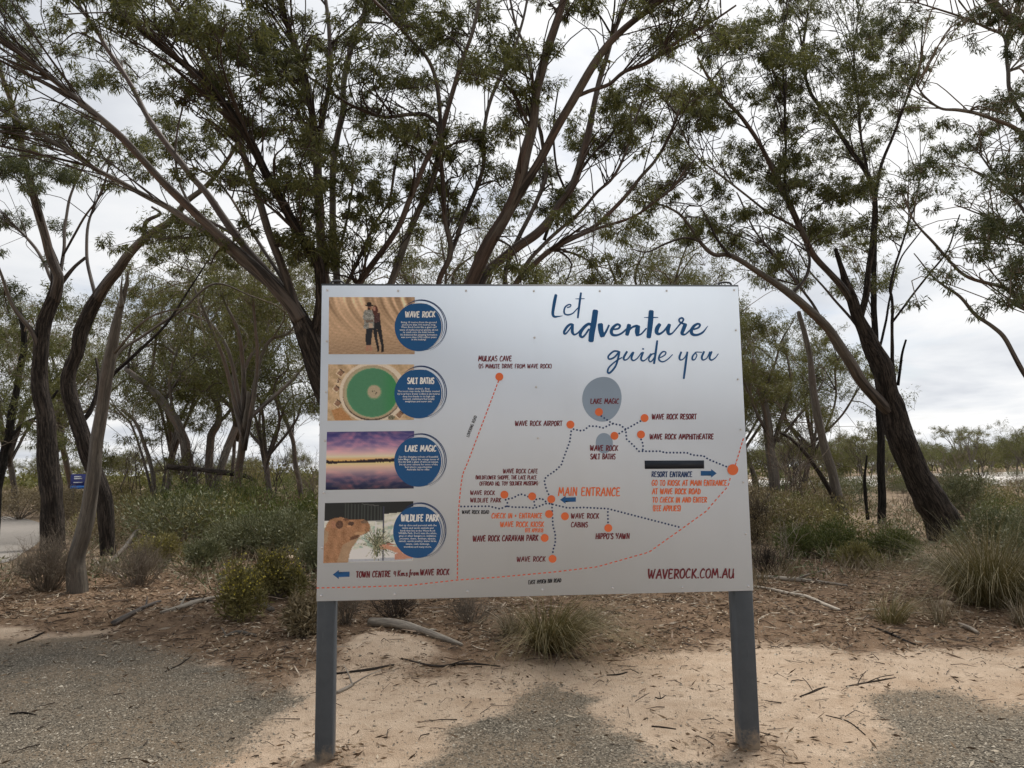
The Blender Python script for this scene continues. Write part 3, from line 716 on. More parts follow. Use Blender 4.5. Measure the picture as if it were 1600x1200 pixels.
# ---- the four printed pictures: rasters of flat colour on the panel
GWn, GHn = 130, 86
def picture(corners, paint, name_label):
    u, v = np.meshgrid((np.arange(GWn + 1)) / GWn, (np.arange(GHn + 1)) / GHn)
    img = paint(u, v)
    c = np.array(corners, float)
    px = (c[0] * ((1 - u) * (1 - v))[..., None] + c[1] * (u * (1 - v))[..., None] + c[2] * (u * v)[..., None] + c[3] * ((1 - u) * v)[..., None]).reshape(-1, 2)
    V = pan(px, -0.0005)
    n_ = GWn + 1
    i = (np.arange(GHn)[:, None] * n_ + np.arange(GWn)[None]).ravel()
    col = np.clip(s2l(np.clip(img * .84 + img.mean(-1, keepdims=True) * .16, 0, 255)) * 1.75, 0, 0.9).reshape(-1, 3)
    o = obj_np('picture_print', V, np.stack([i, i + 1, i + n_ + 1, i + n_], -1), M['print'], panel, attrs={'ink': np.c_[col, np.ones(len(col))]})
    o['label'] = name_label
k = NT('picture_ink', 0.4, 0.35); k.col(k.attr('ink', 'Color')); M['print'] = k.m
def inpoly(u, v, P_):
    ins = np.zeros(u.shape, bool)
    for (x0, y0), (x1, y1) in zip(P_, P_[1:] + P_[:1]):
        ins ^= ((y0 > v) != (y1 > v)) & (u < (x1 - x0) * (v - y0) / (y1 - y0 + 1e-12) + x0)
    return ins
def brush(img, mask, col, nz=0, a=1.0):
    c = np.array(col, float) + (0 if not nz else R_.normal(size=mask.shape)[..., None] * nz)
    img[mask] = (img * (1 - a) + c * a)[mask] if np.ndim(c) == 3 else (img[mask] * (1 - a) + c * a)
def norm_(x0, y0, w, h): return lambda L: [((a - x0) / w, (b - y0) / h) for a, b in L]
def ell(u, v, c, r): return ((u - c[0]) / r[0]) ** 2 + ((v - c[1]) / r[1]) ** 2 < 1
def pic_wave(u, v):
    uv = np.stack([u, v], -1)
    s = u - 0.55 * v ** 1.7 - 0.1 * v
    st = vnoise(np.stack([s * 4.2, v * 0.25], -1), 21, 3) + 0.5 * vnoise(np.stack([s * 11, v * 0.5], -1), 22, 2)
    fade = np.clip(1.15 - v * 1.5 + 0.3 * (u - 0.3), 0, 1)
    img = np.array([166, 136, 106.]) + (st * fade)[..., None] * np.array([62, 55, 48]) + vnoise(uv * 22, 23, 2)[..., None] * 7
    low = np.clip((v - 0.62) / 0.3, 0, 1)
    img = img * (1 - 0.14 * low[..., None]) + vnoise(np.stack([u * 5 + v * 3, v * 30 - u * 5], -1), 24, 2)[..., None] * 12 * low[..., None] + R_.normal(size=u.shape)[..., None] * 4
    n_ = norm_(140, 140, 1340, 888); q = lambda L: inpoly(u, v, n_(L)); e = lambda x, y, a, b: ell(u, v, n_([(x, y)])[0], (a / 1340, b / 888))
    brush(img, q([(730, 880), (762, 880), (768, 975), (722, 978)]), (150, 105, 85)); brush(img, q([(770, 890), (798, 890), (832, 972), (790, 980)]), (150, 105, 85))
    brush(img, q([(720, 605), (832, 605), (812, 760), (798, 892), (718, 892), (716, 760)]), (30, 33, 41))
    brush(img, q([(840, 510), (945, 510), (965, 650), (1000, 905), (962, 912), (930, 780), (892, 640), (900, 780), (925, 905), (890, 915), (850, 760), (828, 640)]), (28, 29, 34))
    brush(img, q([(890, 900), (930, 900), (930, 985), (895, 990)]), (22, 20, 22)); brush(img, q([(962, 905), (1003, 905), (1000, 995), (958, 1000)]), (22, 20, 22))
    brush(img, q([(815, 395), (880, 380), (940, 380), (945, 525), (830, 540)]), (66, 42, 42), 12)
    brush(img, e(862, 345, 44, 78), (74, 40, 34)); brush(img, e(850, 320, 22, 32), (150, 105, 88))
    brush(img, q([(692, 350), (760, 332), (810, 340), (842, 420), (842, 620), (678, 632), (696, 520), (668, 460)]), (112, 114, 110), 24)
    brush(img, q([(760, 545), (826, 545), (828, 615), (765, 615)]), (160, 140, 122)); brush(img, q([(700, 495), (840, 490), (840, 530), (720, 535)]), (96, 82, 72))
    brush(img, e(772, 300, 32, 40), (128, 88, 72)); brush(img, e(765, 322, 24, 18), (50, 34, 30))
    brush(img, e(770, 268, 66, 18), (28, 22, 23)); brush(img, e(770, 246, 40, 28), (28, 22, 23))
    return img
def pic_pool(u, v):
    uv = np.stack([u, v], -1)
    img = np.array([166, 141, 108.]) + vnoise(uv * 6, 31, 3)[..., None] * 20 + R_.normal(size=u.shape)[..., None] * 5
    n_ = norm_(120, 85, 1350, 880); q = lambda L: inpoly(u, v, n_(L)); e = lambda x, y, a, b: ell(u, v, n_([(x, y)])[0], (a / 1350, b / 880))
    brush(img, q([(180, 800), (330, 760), (520, 965), (240, 965)]), (158, 112, 68), 7)
    for hx, hy, r_ in ((315, 225, 60), (250, 470, 55), (275, 700, 62), (285, 330, 25), (275, 370, 20), (1240, 880, 70)):
        brush(img, q([(hx - r_ - 12, hy + 5), (hx - r_ * .2, hy - r_ - 10), (hx + r_ + 10, hy - r_ * .2), (hx + 10, hy + r_ + 8)]), (196, 176, 152)); brush(img, q([(hx - r_ + 4, hy), (hx - r_ * .1, hy - r_), (hx + r_, hy - r_ * .1), (hx + 8, hy + r_ - 8)]), (128, 96, 74), 12)
        brush(img, q([(hx - r_ * .2, hy - r_ - 16), (hx + r_ + 10, hy - r_ * .3), (hx + r_, hy), (hx - r_ * .2, hy - r_)]), (66, 52, 44))
    brush(img, e(830, 525, 530, 480), (186, 174, 156), 4); brush(img, e(815, 545, 462, 428), (72, 60, 50), 6); brush(img, e(815, 522, 462, 425), (150, 132, 106), 5)
    brush(img, e(815, 525, 435, 402), (146, 142, 112), 4); brush(img, e(820, 530, 405, 386), (70, 128, 94)); brush(img, e(822, 530, 392, 374), (60, 118, 86), 2)
    w = np.clip((u - 0.62) * 5, 0, 1) * e(820, 530, 400, 380)
    img = img * (1 - w[..., None] * .8) + np.array([36, 124, 62]) * w[..., None] * .8
    brush(img, e(848, 520, 118, 118), (96, 132, 98)); brush(img, e(845, 515, 100, 102), (152, 140, 116), 4)
    for x, y in ((825, 510), (852, 505), (880, 530), (870, 548)): brush(img, e(x, y, 11, 11), (70, 66, 58))
    brush(img, e(1120, 925, 55, 35), (92, 90, 70), 20)
    return img
def pic_sunset(u, v):
    uv = np.stack([u, v], -1)
    sky_ = [(0, (70, 62, 112)), (.12, (98, 80, 128)), (.26, (142, 110, 144)), (.36, (186, 150, 156)), (.43, (206, 182, 156)), (.485, (206, 150, 88)), (.5, (206, 160, 80)), (.545, (214, 176, 122)), (.6, (198, 164, 140)), (.68, (160, 132, 138)), (.78, (104, 84, 108)), (.9, (58, 54, 82)), (1, (40, 40, 62))]
    x = [a for a, _ in sky_]
    img = np.stack([np.interp(v, x, [c_[i] for _, c_ in sky_]) for i in range(3)], -1)
    m_ = np.abs(v - 0.52)
    cl = vnoise(np.stack([u * 1.1 + m_ * 2.2 * np.tanh((u - .45) * 3), m_ * 5], -1), 41, 4)
    img += (np.clip(cl, -.2, 1) * np.clip((m_ - .1) * 5, 0, 1))[..., None] * np.array([62, 22, 10])
    img -= (np.clip(-cl, 0, 1) * np.clip((m_ - .12) * 4, 0, 1))[..., None] * np.array([30, 26, 10])
    ln = 0.525 - 0.022 * u * 0 ; jag = vnoise(np.stack([u * 14, u * 0], -1), 42, 3) * 0.012
    brush(img, (v > 0.492 + jag + 0.012 * np.sin(u * 7)) & (v < 0.548 - 0.018 * u + jag * .3), (34, 27, 36))
    return img
def pic_camel(u, v):
    uv = np.stack([u, v], -1)
    n_ = norm_(60, 95, 1400, 950); q = lambda L: inpoly(u, v, n_(L)); e = lambda x, y, a, b: ell(u, v, n_([(x, y)])[0], (a / 1400, b / 950))
    img = np.array([186, 188, 176.]) + vnoise(uv * 9, 51, 3)[..., None] * 26
    gr_ = np.clip(vnoise(uv * 6, 52, 3) * 2.2, 0, 1) * (v > .4) * (v < .76)
    img = img * (1 - .55 * gr_[..., None]) + np.array([100, 140, 128]) * .55 * gr_[..., None]
    brush(img, q([(400, 840), (1460, 820), (1460, 1045), (400, 1045)]), (212, 206, 196), 3); brush(img, q([(400, 1000), (1200, 985), (1460, 985), (1460, 1045), (400, 1045)]), (150, 156, 166), 4)
    brush(img, q([(680, 560), (694, 560), (694, 830), (680, 830)]), (220, 220, 214)); brush(img, q([(866, 400), (882, 400), (882, 640), (866, 640)]), (220, 220, 214))
    shed = q([(60, 95), (1465, 60), (1465, 235), (1250, 268), (1000, 290), (985, 400), (560, 380), (60, 372)])
    brush(img, shed, (30, 34, 36)); st = (np.sin(u * 170) > .2) & shed & q([(380, 100), (960, 170), (985, 390), (380, 370)]); brush(img, st, (52, 58, 56))
    brush(img, q([(650, 115), (920, 150), (920, 162), (650, 125)]), (78, 80, 80)); brush(img, q([(740, 385), (985, 392), (985, 408), (740, 400)]), (120, 124, 124)); brush(img, q([(980, 170), (1000, 170), (1000, 1030), (980, 1030)]), (52, 56, 74))
    cm = q([(60, 520), (78, 490), (105, 410), (150, 360), (230, 335), (330, 322), (430, 372), (560, 362), (680, 366), (740, 400), (775, 450), (790, 510), (772, 556), (700, 600), (630, 622), (600, 672), (560, 735), (510, 800), (470, 900), (446, 1045), (40, 1055)])
    fur = np.array([146, 104, 72.]) + vnoise(np.stack([u * 9, v * 5], -1), 53, 3)[..., None] * np.array([15, 12, 10]) + R_.normal(size=u.shape)[..., None] * 7
    img[cm] = fur[cm]
    w = cm & q([(360, 760), (620, 640), (600, 700), (510, 800), (446, 1045), (270, 1045)]); img[w] = (img * .5 + np.array([156, 140, 116]) * .5)[w]
    w = cm & q([(60, 500), (130, 560), (120, 700), (60, 760)]); img[w] = (img * .5 + np.array([150, 136, 110]) * .5)[w]
    brush(img, e(300, 440, 60, 66), (84, 56, 42), 8); brush(img, e(400, 365, 46, 18), (96, 64, 46), 6); brush(img, e(482, 430, 48, 34), (74, 52, 42), 8); brush(img, e(690, 408, 58, 28), (104, 82, 64), 8); brush(img, e(205, 440, 34, 62), (150, 104, 78), 5)
    brush(img, e(448, 470, 34, 20), (176, 130, 92)); brush(img, q([(480, 640), (620, 600), (600, 660), (460, 700)]), (96, 66, 48), 6); brush(img, q([(560, 560), (740, 560), (640, 612), (520, 600)]), (168, 128, 92), 5)
    brush(img, q([(910, 780), (1000, 760), (1080, 790), (1230, 820), (1370, 915), (1180, 905), (1080, 850), (930, 850)]), (178, 124, 98), 4); brush(img, q([(1000, 735), (1060, 740), (1230, 790), (1060, 780)]), (150, 100, 84))
    brush(img, q([(1170, 990), (1180, 930), (1240, 905), (1380, 925), (1458, 960), (1458, 1010), (1170, 1015)]), (172, 118, 98), 4)
    for i in range(150):
        a = R_.normal(0.1, 0.85) if i % 3 else R_.normal(3.1, .35); L = R_.uniform(120, 300) if i % 3 else R_.uniform(90, 240)
        x0, y0 = 895 + R_.normal() * 22, 780 + R_.normal() * 26
        x1, y1 = x0 + L * math.sin(a), y0 - L * math.cos(a)
        wv = 3.4
        dx, dy = (y1 - y0) / L * wv, -(x1 - x0) / L * wv
        brush(img, q([(x0 - dx, y0 - dy), (x0 + dx, y0 + dy), (x1 + dx, y1 + dy), (x1 - dx, y1 - dy)]), [(74, 82, 62), (104, 110, 82), (136, 134, 104), (56, 62, 48)][i % 4])
    return img
picture([(514, 464), (648, 464), (648, 553), (513.5, 553)], pic_wave, 'printed picture of two people standing by a curved striped rock face')
picture([(513, 569), (647, 569), (647, 655.5), (511.7, 657)], pic_pool, 'printed aerial picture of a round green pool')
picture([(511, 674.5), (647.5, 673), (647, 763), (509, 765.5)], pic_sunset, 'printed picture of a purple sunset over a lake')
picture([(508, 786), (646.5, 783), (646, 876.5), (505.5, 880)], pic_camel, 'printed picture of a camel being fed grass by hand')
# caption discs
def text_lines(acc, lines, cx, ys, longest_px, y=-0.0014):
    cu = bpy.data.curves.new('t', 'FONT'); cu.size = 1.0; cu.align_x = 'CENTER'; cu.resolution_u = 1; cu.offset = 0.012
    o = bpy.data.objects.new('t', cu); COL.objects.link(o)
    geo = []
    for s in lines:
        cu.body = s
        bpy.context.view_layer.update()
        me = bpy.data.meshes.new_from_object(o.evaluated_get(bpy.context.evaluated_depsgraph_get()))
        me.calc_loop_triangles()
        v = np.zeros(len(me.vertices) * 3); me.vertices.foreach_get('co', v)
        t = np.zeros(len(me.loop_triangles) * 3, np.int32); me.loop_triangles.foreach_get('vertices', t)
        geo.append((v.reshape(-1, 3), t.reshape(-1, 3)))
        bpy.data.meshes.remove(me)
    sc_ = longest_px / max(np.ptp(v[:, 0]) for v, _ in geo)
    for (v, t), yy in zip(geo, ys):
        acc.add(pan(np.c_[cx + v[:, 0] * sc_, yy + 1.4 - v[:, 1] * sc_], y), None, t)
    bpy.data.objects.remove(o); bpy.data.curves.remove(cu)
DISCS = [((654.5, 510.5), 37.8, 37.9, 'WAVE ROCK', (633.5, 679.8, 486.7, 495.6), ['Rising 15 metres from the ground', 'and more than 100 metres long,', 'Wave Rock looks like a giant surf', 'wave of multicoloured granite about', 'to crash onto the bush below.', "It's believed this amazing formation", 'was more than 2700 million years', 'in the making!'], [503.2, 507, 510.8, 515, 518.6, 522.6, 526.4, 530], 60),
         ((654.5, 614.6), 38, 38.8, 'SALT BATHS', (636.7, 678.3, 590.2, 599.4), ['Relax, unwind... float', 'The iconic man made Salt Baths created', 'by local hero Denis Collins is six metres', 'deep but thanks to its high salt', 'content, swimmers feel totally', 'weightless and never sink.'], [606.8, 610.8, 614.9, 618.9, 622.8, 626.7], 66),
         ((654.3, 721), 38, 39.4, 'LAKE MAGIC', (633.5, 682, 696, 705.3), ['See the changing colours of beautiful', 'Lake Magic. Enjoy the orange tones of', 'the sky with a glass of wine at sunset.', 'Set up your camera for some of the', 'best photo opportunities', 'Australia has to offer.'], [713.3, 717.3, 721.2, 725.3, 729.3, 733.2], 64),
         ((653.5, 831), 38.6, 41, 'WILDLIFE PARK', (627.8, 686.6, 804.2, 814.5), ['Get up close and personal with the', 'native and exotic animals and', 'birds that live at the Wave Rock', "Wildlife Park. Don't miss the white,", 'grey or silver kangaroos, wallabies,', 'possums, deers, donkeys, alpacas,', 'camels, exotic poultry, water birds,', 'swans, owls, bettongs,', 'wombats and many more.'], [820.6, 824.8, 829, 833, 837.2, 841.3, 845.3, 849.8, 854.3], 60)]
for (cx, cy), rx, ry, ttl, tb, body, ys, wpx in DISCS:
    a = Acc(); disc(a, (cx, cy), rx, -0.0009, 64, ry); a.obj('caption_disc', M['ink_blue'], panel)
    a = Acc()
    for k_, (a0, a1, rr, dx, dy, w) in enumerate(((-2.1, 1.35, 1.075, 3.6, -2.6, .7), (-1.9, 1.2, 1.12, 2.6, -1.6, .45), (-2.3, .6, 1.03, 3.0, -3.4, .9))):
        an = np.linspace(a0, a1, 26)
        ribbon(a, np.c_[cx + dx + rx * rr * .97 * np.cos(an), cy + dy + ry * rr * .97 * np.sin(an)], w * (0.5 + np.sin(np.linspace(0, np.pi, 26))), -0.0007 - 0.00005 * k_, 1, smooth=False)
    a.obj('brush_ring', M['ink_navy'], panel)
    a = Acc()
    for a0, a1, rr, w in ((-.75, .9, .93, .8), (-1.9, -1.3, .985, .9), (.2, 1.2, .965, .8)):
        an = np.linspace(a0, a1, 20)
        ribbon(a, np.c_[cx + 1 + rx * rr * np.cos(an), cy + ry * rr * np.sin(an)], w * (0.15 + np.sin(np.linspace(0, np.pi, 20))), -0.0012 - .00005 * len(a.V), 1, smooth=False)
    a.obj('brush_streak', M['ink_white'], panel)
    a = Acc(); brush_text(a, ttl, *tb, 0.4, 0.2, y=-0.0013); a.obj('caption_title', M['ink_white'], panel)
    a = Acc(); text_lines(a, body, cx, ys, wpx); a.obj('caption_lettering', M['ink_white'], panel)

# ------------------------------------------------------------------ trees
LIMBS = []           # samples of every foliated limb: dict(tree, pts, rad)
class Tree:
    def __init__(s, name, label, base, leaf='gum_leaf', bark='bark_red', cat='tree', group=None, leafy=True, scale=1.0):
        s.root = empty(name, base)
        tag(s.root, label, cat, group)
        s.base = np.array(base, float); s.leaf = leaf; s.bark = bark; s.leafy = leafy; s.scale = scale
        s.tw = Acc(); s.C = []; s.D = []; s.L = []; s.W = []; s.k = 0
    def wood(s, pts, rad, name='limb', bark=None, sides=9, rough=0.05, leafy=True, per=6, wob=0.012, from_=0.3):
        q = smooth_line(np.c_[pts, rad], per)
        p, r = q[:, :3], np.maximum(q[:, 3], 0.003)
        s.k += 1
        sd_ = s.k * 7 + int(abs(s.base[0]) * 100) % 97
        ln = np.concatenate([[0], np.cumsum(np.linalg.norm(np.diff(p, axis=0), axis=1))])
        nz_ = lambda f, o, k_: vnoise(np.stack([ln * f, np.full(len(p), sd_ * o)], -1), sd_ + k_, 2)
        env = np.minimum(ln / .6, 1)[:, None]
        p = p + env * np.c_[nz_(.5, .37, 0), nz_(.5, .91, 3) * .5, nz_(.5, .71, 5)] * (wob * 1.2 + r[:, None] * .13)
        r = r * (1 + .09 * nz_(.7, .53, 9))
        V, Q, T, A = tube(p, r, sides, rough, sd_)
        a = Acc(); a.add(V - s.base, Q, T, A)
        a.obj(name, M[bark or s.bark], s.root, True, True)
        if leafy and s.leafy:
            k0 = int(len(p) * from_)
            LIMBS.append(dict(tree=s, pts=p[k0:], rad=r[k0:], all=p, arad=r))
        return p, r
    def px(s, L, Y, w, **kw):
        """limb through photo positions L at distances Y with widths w (photo px)"""
        L = np.array(L, float); n_ = len(L)
        t = np.concatenate([[0], np.cumsum(np.linalg.norm(np.diff(L, axis=0), axis=1))]); t /= t[-1]
        Yv = np.interp(t, np.linspace(0, 1, len(Y)), Y) if np.ndim(Y) else np.full(n_, float(Y))
        wv = np.interp(t, np.linspace(0, 1, len(w)), w)
        pts = np.array([P(a, b, c) for (a, b), c in zip(L, Yv)])
        if kw.pop('ground', False):
            pts[0][2] = gz1(pts[0][0], pts[0][1]) - 0.08
            pts[0][2] -= 0.2
        return s.wood(pts, wv * Yv / FPX / 2 * (0.78 if kw.get('name') == 'trunk' else 0.6), **kw)
    def clump(s, c, Rr, nl, leafL, attach=None):
        """a tuft of foliage round c on a branch from the nearest limb point"""
        rng = R_
        if attach is not None:
            q, qr, tang = attach
            d = c - q; ln = np.linalg.norm(d)
            mid = q + d * 0.45 + tang * ln * 0.22 + rng.normal(size=3) * ln * 0.07
            pts = smooth_line(np.array([q, mid, c - np.array([0, 0, Rr * .25]), c + d / max(ln, .01) * Rr * .5]), 3)
            r0 = min(qr * 0.6, 0.006 + 0.011 * ln * s.scale)
            V, Q, T, A = tube(pts, np.linspace(r0, 0.0035 * s.scale, len(pts)), 4, cap=False)
            s.tw.add(V - s.base, Q, T, A)
        o = c - np.array([0, 0, Rr * .5])
        nt = 6
        dirs = nrm(rng.normal(size=(nt, 3)) * np.array([1.25, 1.25, .75]) + np.array([0, 0, .55]))
        ends = c + dirs * Rr * rng.uniform(.55, 1.15, (nt, 1)) * np.array([1.15, 1.15, .8])
        for e in ends:
            m_ = (o + e) / 2 + rng.normal(size=3) * Rr * .13
            V, Q, T, A = tube(np.array([o, m_, e]), np.array([.0045, .0032, .002]) * s.scale, 3, cap=False)
            s.tw.add(V - s.base, Q, T, A)
        i = rng.integers(0, nt, nl); t = rng.uniform(.3, 1.08, (nl, 1)) ** 0.8
        C = o + (ends[i] - o) * t + rng.normal(size=(nl, 3)) * Rr * np.array([.12, .12, .10])
        D = rng.normal(size=(nl, 3)) * .58 + np.array([0, 0, -.78]) + dirs[i] * .45
        s.C.append(C - s.base); s.D.append(D)
        s.L.append(leafL * rng.uniform(.65, 1.25, nl)); s.W.append(leafL * rng.uniform(.11, .19, nl))
    def finish(s):
        if s.tw.V: tag(s.tw.obj('twigs', M['twig_dark'] if s.bark in ('bark_red', 'bark_dark') else M['twig'], s.root), kind='stuff')
        if s.C:
            V, Q = leaves(np.concatenate(s.C), np.concatenate(s.D), np.concatenate(s.L), np.concatenate(s.W))
            tag(obj_np('crown', V, Q, M[s.leaf], s.root), kind='stuff')
def gbase(px, py):
    p = G(px, py); return (p[0], p[1], gz1(p[0], p[1]))
# -- big multi-stemmed gums behind the sign
YA = 9.6
A = Tree('gum_tree', 'spreading gum tree with a dark trunk leaning left behind the sign', (P(600, 900, YA)[0], YA, 0.0))
A.px([(640, 935), (575, 760), (528, 640), (500, 570), (476, 512), (455, 474), (425, 445), (395, 415)], [YA, YA - .3], [95, 72, 66, 62, 58, 48, 34, 18], name='trunk', bark='bark_dark', sides=18, rough=.16, ground=True, leafy=False, per=9)
A.px([(470, 500), (450, 472), (385, 405), (320, 345), (250, 280), (180, 208), (115, 150), (0, 60), (-130, -40)], [YA - .3, YA - 1.6], [40, 28, 24, 20, 17, 15, 9, 5])
A.px([(470, 500), (450, 465), (390, 420), (330, 368), (265, 328), (170, 275), (90, 225), (0, 170), (-120, 110)], [YA - .3, YA + .8], [26, 20, 18, 15, 13, 11, 9, 5], bark='bark_grey')
A.px([(474, 505), (452, 462), (415, 425), (385, 390), (350, 345), (320, 300), (295, 270), (230, 180), (200, 125), (170, 80), (150, 45), (120, 0), (70, -90)], [YA - .3, YA + 1.0], [30, 22, 20, 17, 14, 12, 10, 6])
A.px([(490, 530), (500, 470), (495, 415), (470, 370), (425, 285), (390, 220), (360, 175), (310, 120), (240, 65), (175, 0), (80, -90)], [YA - .2, YA - 2.4], [34, 28, 26, 24, 22, 19, 16, 12, 7], bark='bark_dark', rough=.08)
A.px([(476, 520), (462, 480), (450, 440), (430, 385), (400, 300), (375, 225), (350, 160), (325, 95), (280, 30), (250, -20), (200, -110)], [YA - .3, YA - .9], [26, 22, 20, 18, 16, 14, 10, 6])
A.px([(420, 428), (370, 370), (300, 325), (275, 250), (285, 170), (300, 120)], [YA, YA + .4], [10, 8, 6, 4])
A.px([(452, 455), (400, 372), (345, 290), (310, 265), (270, 262)], [YA, YA + 1.2], [12, 9, 6, 4], bark='bark_grey')
YB = 10.2
B = Tree('gum_tree', 'upright gum tree whose straight stems rise above the sign left of its middle', (P(575, 900, YB)[0], YB, 0.0))
B.px([(575, 922), (550, 780), (530, 640), (514, 540), (508, 480), (505, 430)], YB, [80, 62, 52, 44, 30, 18], name='trunk', bark='bark_dark', sides=14, rough=.14, ground=True, leafy=False)
B.px([(514, 560), (508, 480), (505, 435), (500, 350), (496, 280), (495, 225), (485, 150), (466, 90), (450, 40), (432, -10), (400, -120)], [YB, YB - 1.2], [34, 28, 26, 24, 20, 17, 13, 8])
B.px([(496, 240), (505, 195), (512, 160), (517, 100), (513, 40), (508, -20), (500, -110)], [YB - .7, YB + .1], [14, 13, 12, 10, 6])
B.px([(520, 560), (525, 480), (525, 425), (520, 340), (520, 280), (528, 215), (535, 175), (536, 130), (552, 65), (578, 0), (610, -90)], [YB, YB + .7], [26, 20, 19, 18, 17, 15, 13, 8], bark='bark_grey')
B.px([(530, 600), (548, 470), (565, 440), (620, 360), (640, 310), (660, 265), (682, 222)], [YB, YB - .8], [20, 17, 16, 15, 13])
B.px([(535, 600), (535, 470), (552, 420), (585, 350), (607, 315), (616, 270), (622, 238)], [YB, YB + .6], [14, 10, 9, 7, 5], bark='bark_grey')
B.px([(560, 640), (590, 500), (610, 445), (638, 370), (668, 300), (688, 235), (693, 190), (712, 130), (735, 60), (748, -10)], [YB, YB + .3], [26, 22, 20, 18, 16, 13, 9, 7], bark='bark_grey')
B.px([(528, 400), (545, 330), (552, 270), (545, 230), (538, 210)], [YB + .2, YB + .8], [9, 7, 5, 4], bark='bark_grey')
YC = 10.8
Ct = Tree('gum_tree', 'gum tree with reddish limbs fanning up and right behind the sign', (P(700, 900, YC)[0], YC, 0.0))
Ct.px([(698, 912), (700, 800), (712, 650), (720, 540)], YC, [92, 74, 62, 56], name='trunk', bark='bark_dark', sides=14, rough=.14, ground=True, leafy=False)
Ct.px([(716, 600), (690, 500), (685, 445), (702, 398), (695, 340), (690, 270), (689, 220), (703, 155), (722, 95), (740, 40), (752, -20), (765, -110)], [YC, YC - 1.4], [22, 17, 15, 14, 13, 12, 11, 9, 6])
Ct.px([(689, 222), (685, 150), (671, 98), (640, 60), (605, 22), (575, -10), (540, -80)], [YC - .9, YC - 1.8], [12, 11, 10, 9, 6])
Ct.px([(690, 225), (684, 195), (665, 178), (640, 178), (600, 183), (570, 174), (545, 162), (512, 140), (480, 118)], [YC - .9, YC - 1.6], [12, 11, 10, 8, 5])
Ct.px([(702, 400), (718, 360), (735, 318), (754, 262), (757, 200), (768, 150), (800, 88), (815, 40), (830, -40)], [YC - .4, YC + .3], [13, 12, 11, 10, 8, 6])
Ct.px([(722, 580), (732, 470), (742, 432), (770, 370), (800, 314), (820, 240), (835, 185), (841, 140), (856, 80), (880, 0), (905, -90)], [YC, YC - 2.0], [50, 40, 36, 33, 29, 25, 20, 14], bark='bark_red')
Ct.px([(790, 340), (812, 300), (850, 240), (885, 172), (935, 90), (968, 52), (1030, 0), (1110, -70)], [YC - .7, YC - 2.6], [26, 25, 24, 21, 17, 11])
Ct.px([(730, 520), (752, 436), (790, 400), (837, 366), (868, 328), (898, 280), (914, 225), (930, 150), (950, 80), (975, 10), (1000, -70)], [YC, YC + .2], [30, 26, 24, 22, 18, 14, 10, 7])
Ct.px([(855, 225), (887, 162), (912, 145), (950, 132), (975, 112), (1012, 97), (1040, 76), (1100, 40), (1150, 8)], [YC - 1.2, YC - 2.0], [12, 11, 10, 8, 5])
Ct.px([(760, 600), (800, 455), (830, 418), (875, 382), (925, 357), (962, 320), (1000, 277), (1025, 250), (1045, 215), (1060, 170)], [YC, YC - .6], [18, 15, 13, 12, 9, 6])
Ct.px([(765, 600), (808, 440), (850, 382), (900, 340), (932, 300), (957, 277), (980, 230), (992, 190), (1010, 140)], [YC, YC + .9], [14, 12, 10, 8, 4])
Ct.px([(830, 418), (868, 388), (925, 361), (985, 342), (1022, 317), (1050, 295), (1068, 266)], [YC, YC - 1.2], [10, 9, 7, 4])
Ct.px([(850, 375), (873, 312), (884, 294), (905, 267), (932, 237), (957, 210), (985, 160)], [YC + .4, YC + .2], [9, 8, 6, 4], bark='bark_dark')
Ct.px([(883, 296), (872, 268), (867, 240), (865, 200), (872, 140)], [YC + .4, YC + .9], [7, 6, 4], bark='bark_dark')
Ct.px([(800, 470), (790, 420), (845, 300), (850, 240), (835, 160), (825, 90), (800, 20), (790, -60)], [YC, YC + 1.2], [14, 12, 10, 8, 5])
# -- left group
b = gbase(82, 858); YL = b[1]
L1 = Tree('gum_tree', 'tall dark-trunked gum tree beside the road at far left', b, leaf='gum_leaf_blue')
L1.px([(84, 860), (81, 800), (79, 740), (72, 672), (63, 597), (62, 550), (70, 503), (88, 452), (84, 412), (72, 370)], YL, [46, 38, 37, 36, 32, 30, 29, 26, 18, 10], name='trunk', bark='bark_dark', sides=16, rough=.1, ground=True, leafy=False, per=9)
L1.px([(84, 470), (90, 440), (84, 415), (66, 352), (50, 300), (30, 210), (5, 125), (-20, 40)], [YL, YL - 2], [28, 22, 20, 17, 12, 7], bark='bark_grey')
L1.px([(64, 560), (50, 519), (20, 478), (0, 425), (-20, 370)], [YL, YL - 1], [14, 11, 8, 5], bark='bark_grey', from_=.6)
L1.px([(88, 455), (98, 400), (102, 350), (112, 300), (140, 240), (160, 190)], [YL, YL + 1], [10, 8, 6, 4], from_=.6)
L1.px([(90, 450), (116, 418), (134, 402)], YL, [13, 10, 8], leafy=False)
L1.px([(98, 400), (125, 350), (160, 300), (170, 250)], [YL, YL - 1], [7, 5, 3], from_=.5)
L1.px([(82, 440), (60, 395), (25, 355), (-5, 345)], [YL, YL + 1], [10, 8, 4], from_=.5)
b = gbase(168, 866); YM = b[1]
L2 = Tree('gum_tree', 'rough gum tree forking towards the right in the left group of trunks', b)
L2.px([(170, 868), (167, 823), (160, 769), (140, 715), (122, 660), (108, 597), (119, 550), (126, 512), (157, 456), (182, 424), (215, 382)], YM, [34, 28, 27, 30, 32, 28, 26, 25, 20, 10], name='trunk', bark='bark_dark', sides=16, rough=.12, ground=True, leafy=False, per=9)
L2.px([(150, 470), (181, 425), (219, 378), (266, 347), (290, 318), (325, 290), (360, 240), (385, 190)], [YM, YM - 2.5], [26, 24, 20, 15, 11, 6], bark='bark_grey')
L2.px([(225, 372), (228, 348), (252, 334), (238, 322)], [YM - .9, YM - 1.2], [11, 10, 6], bark='bark_grey', leafy=False)
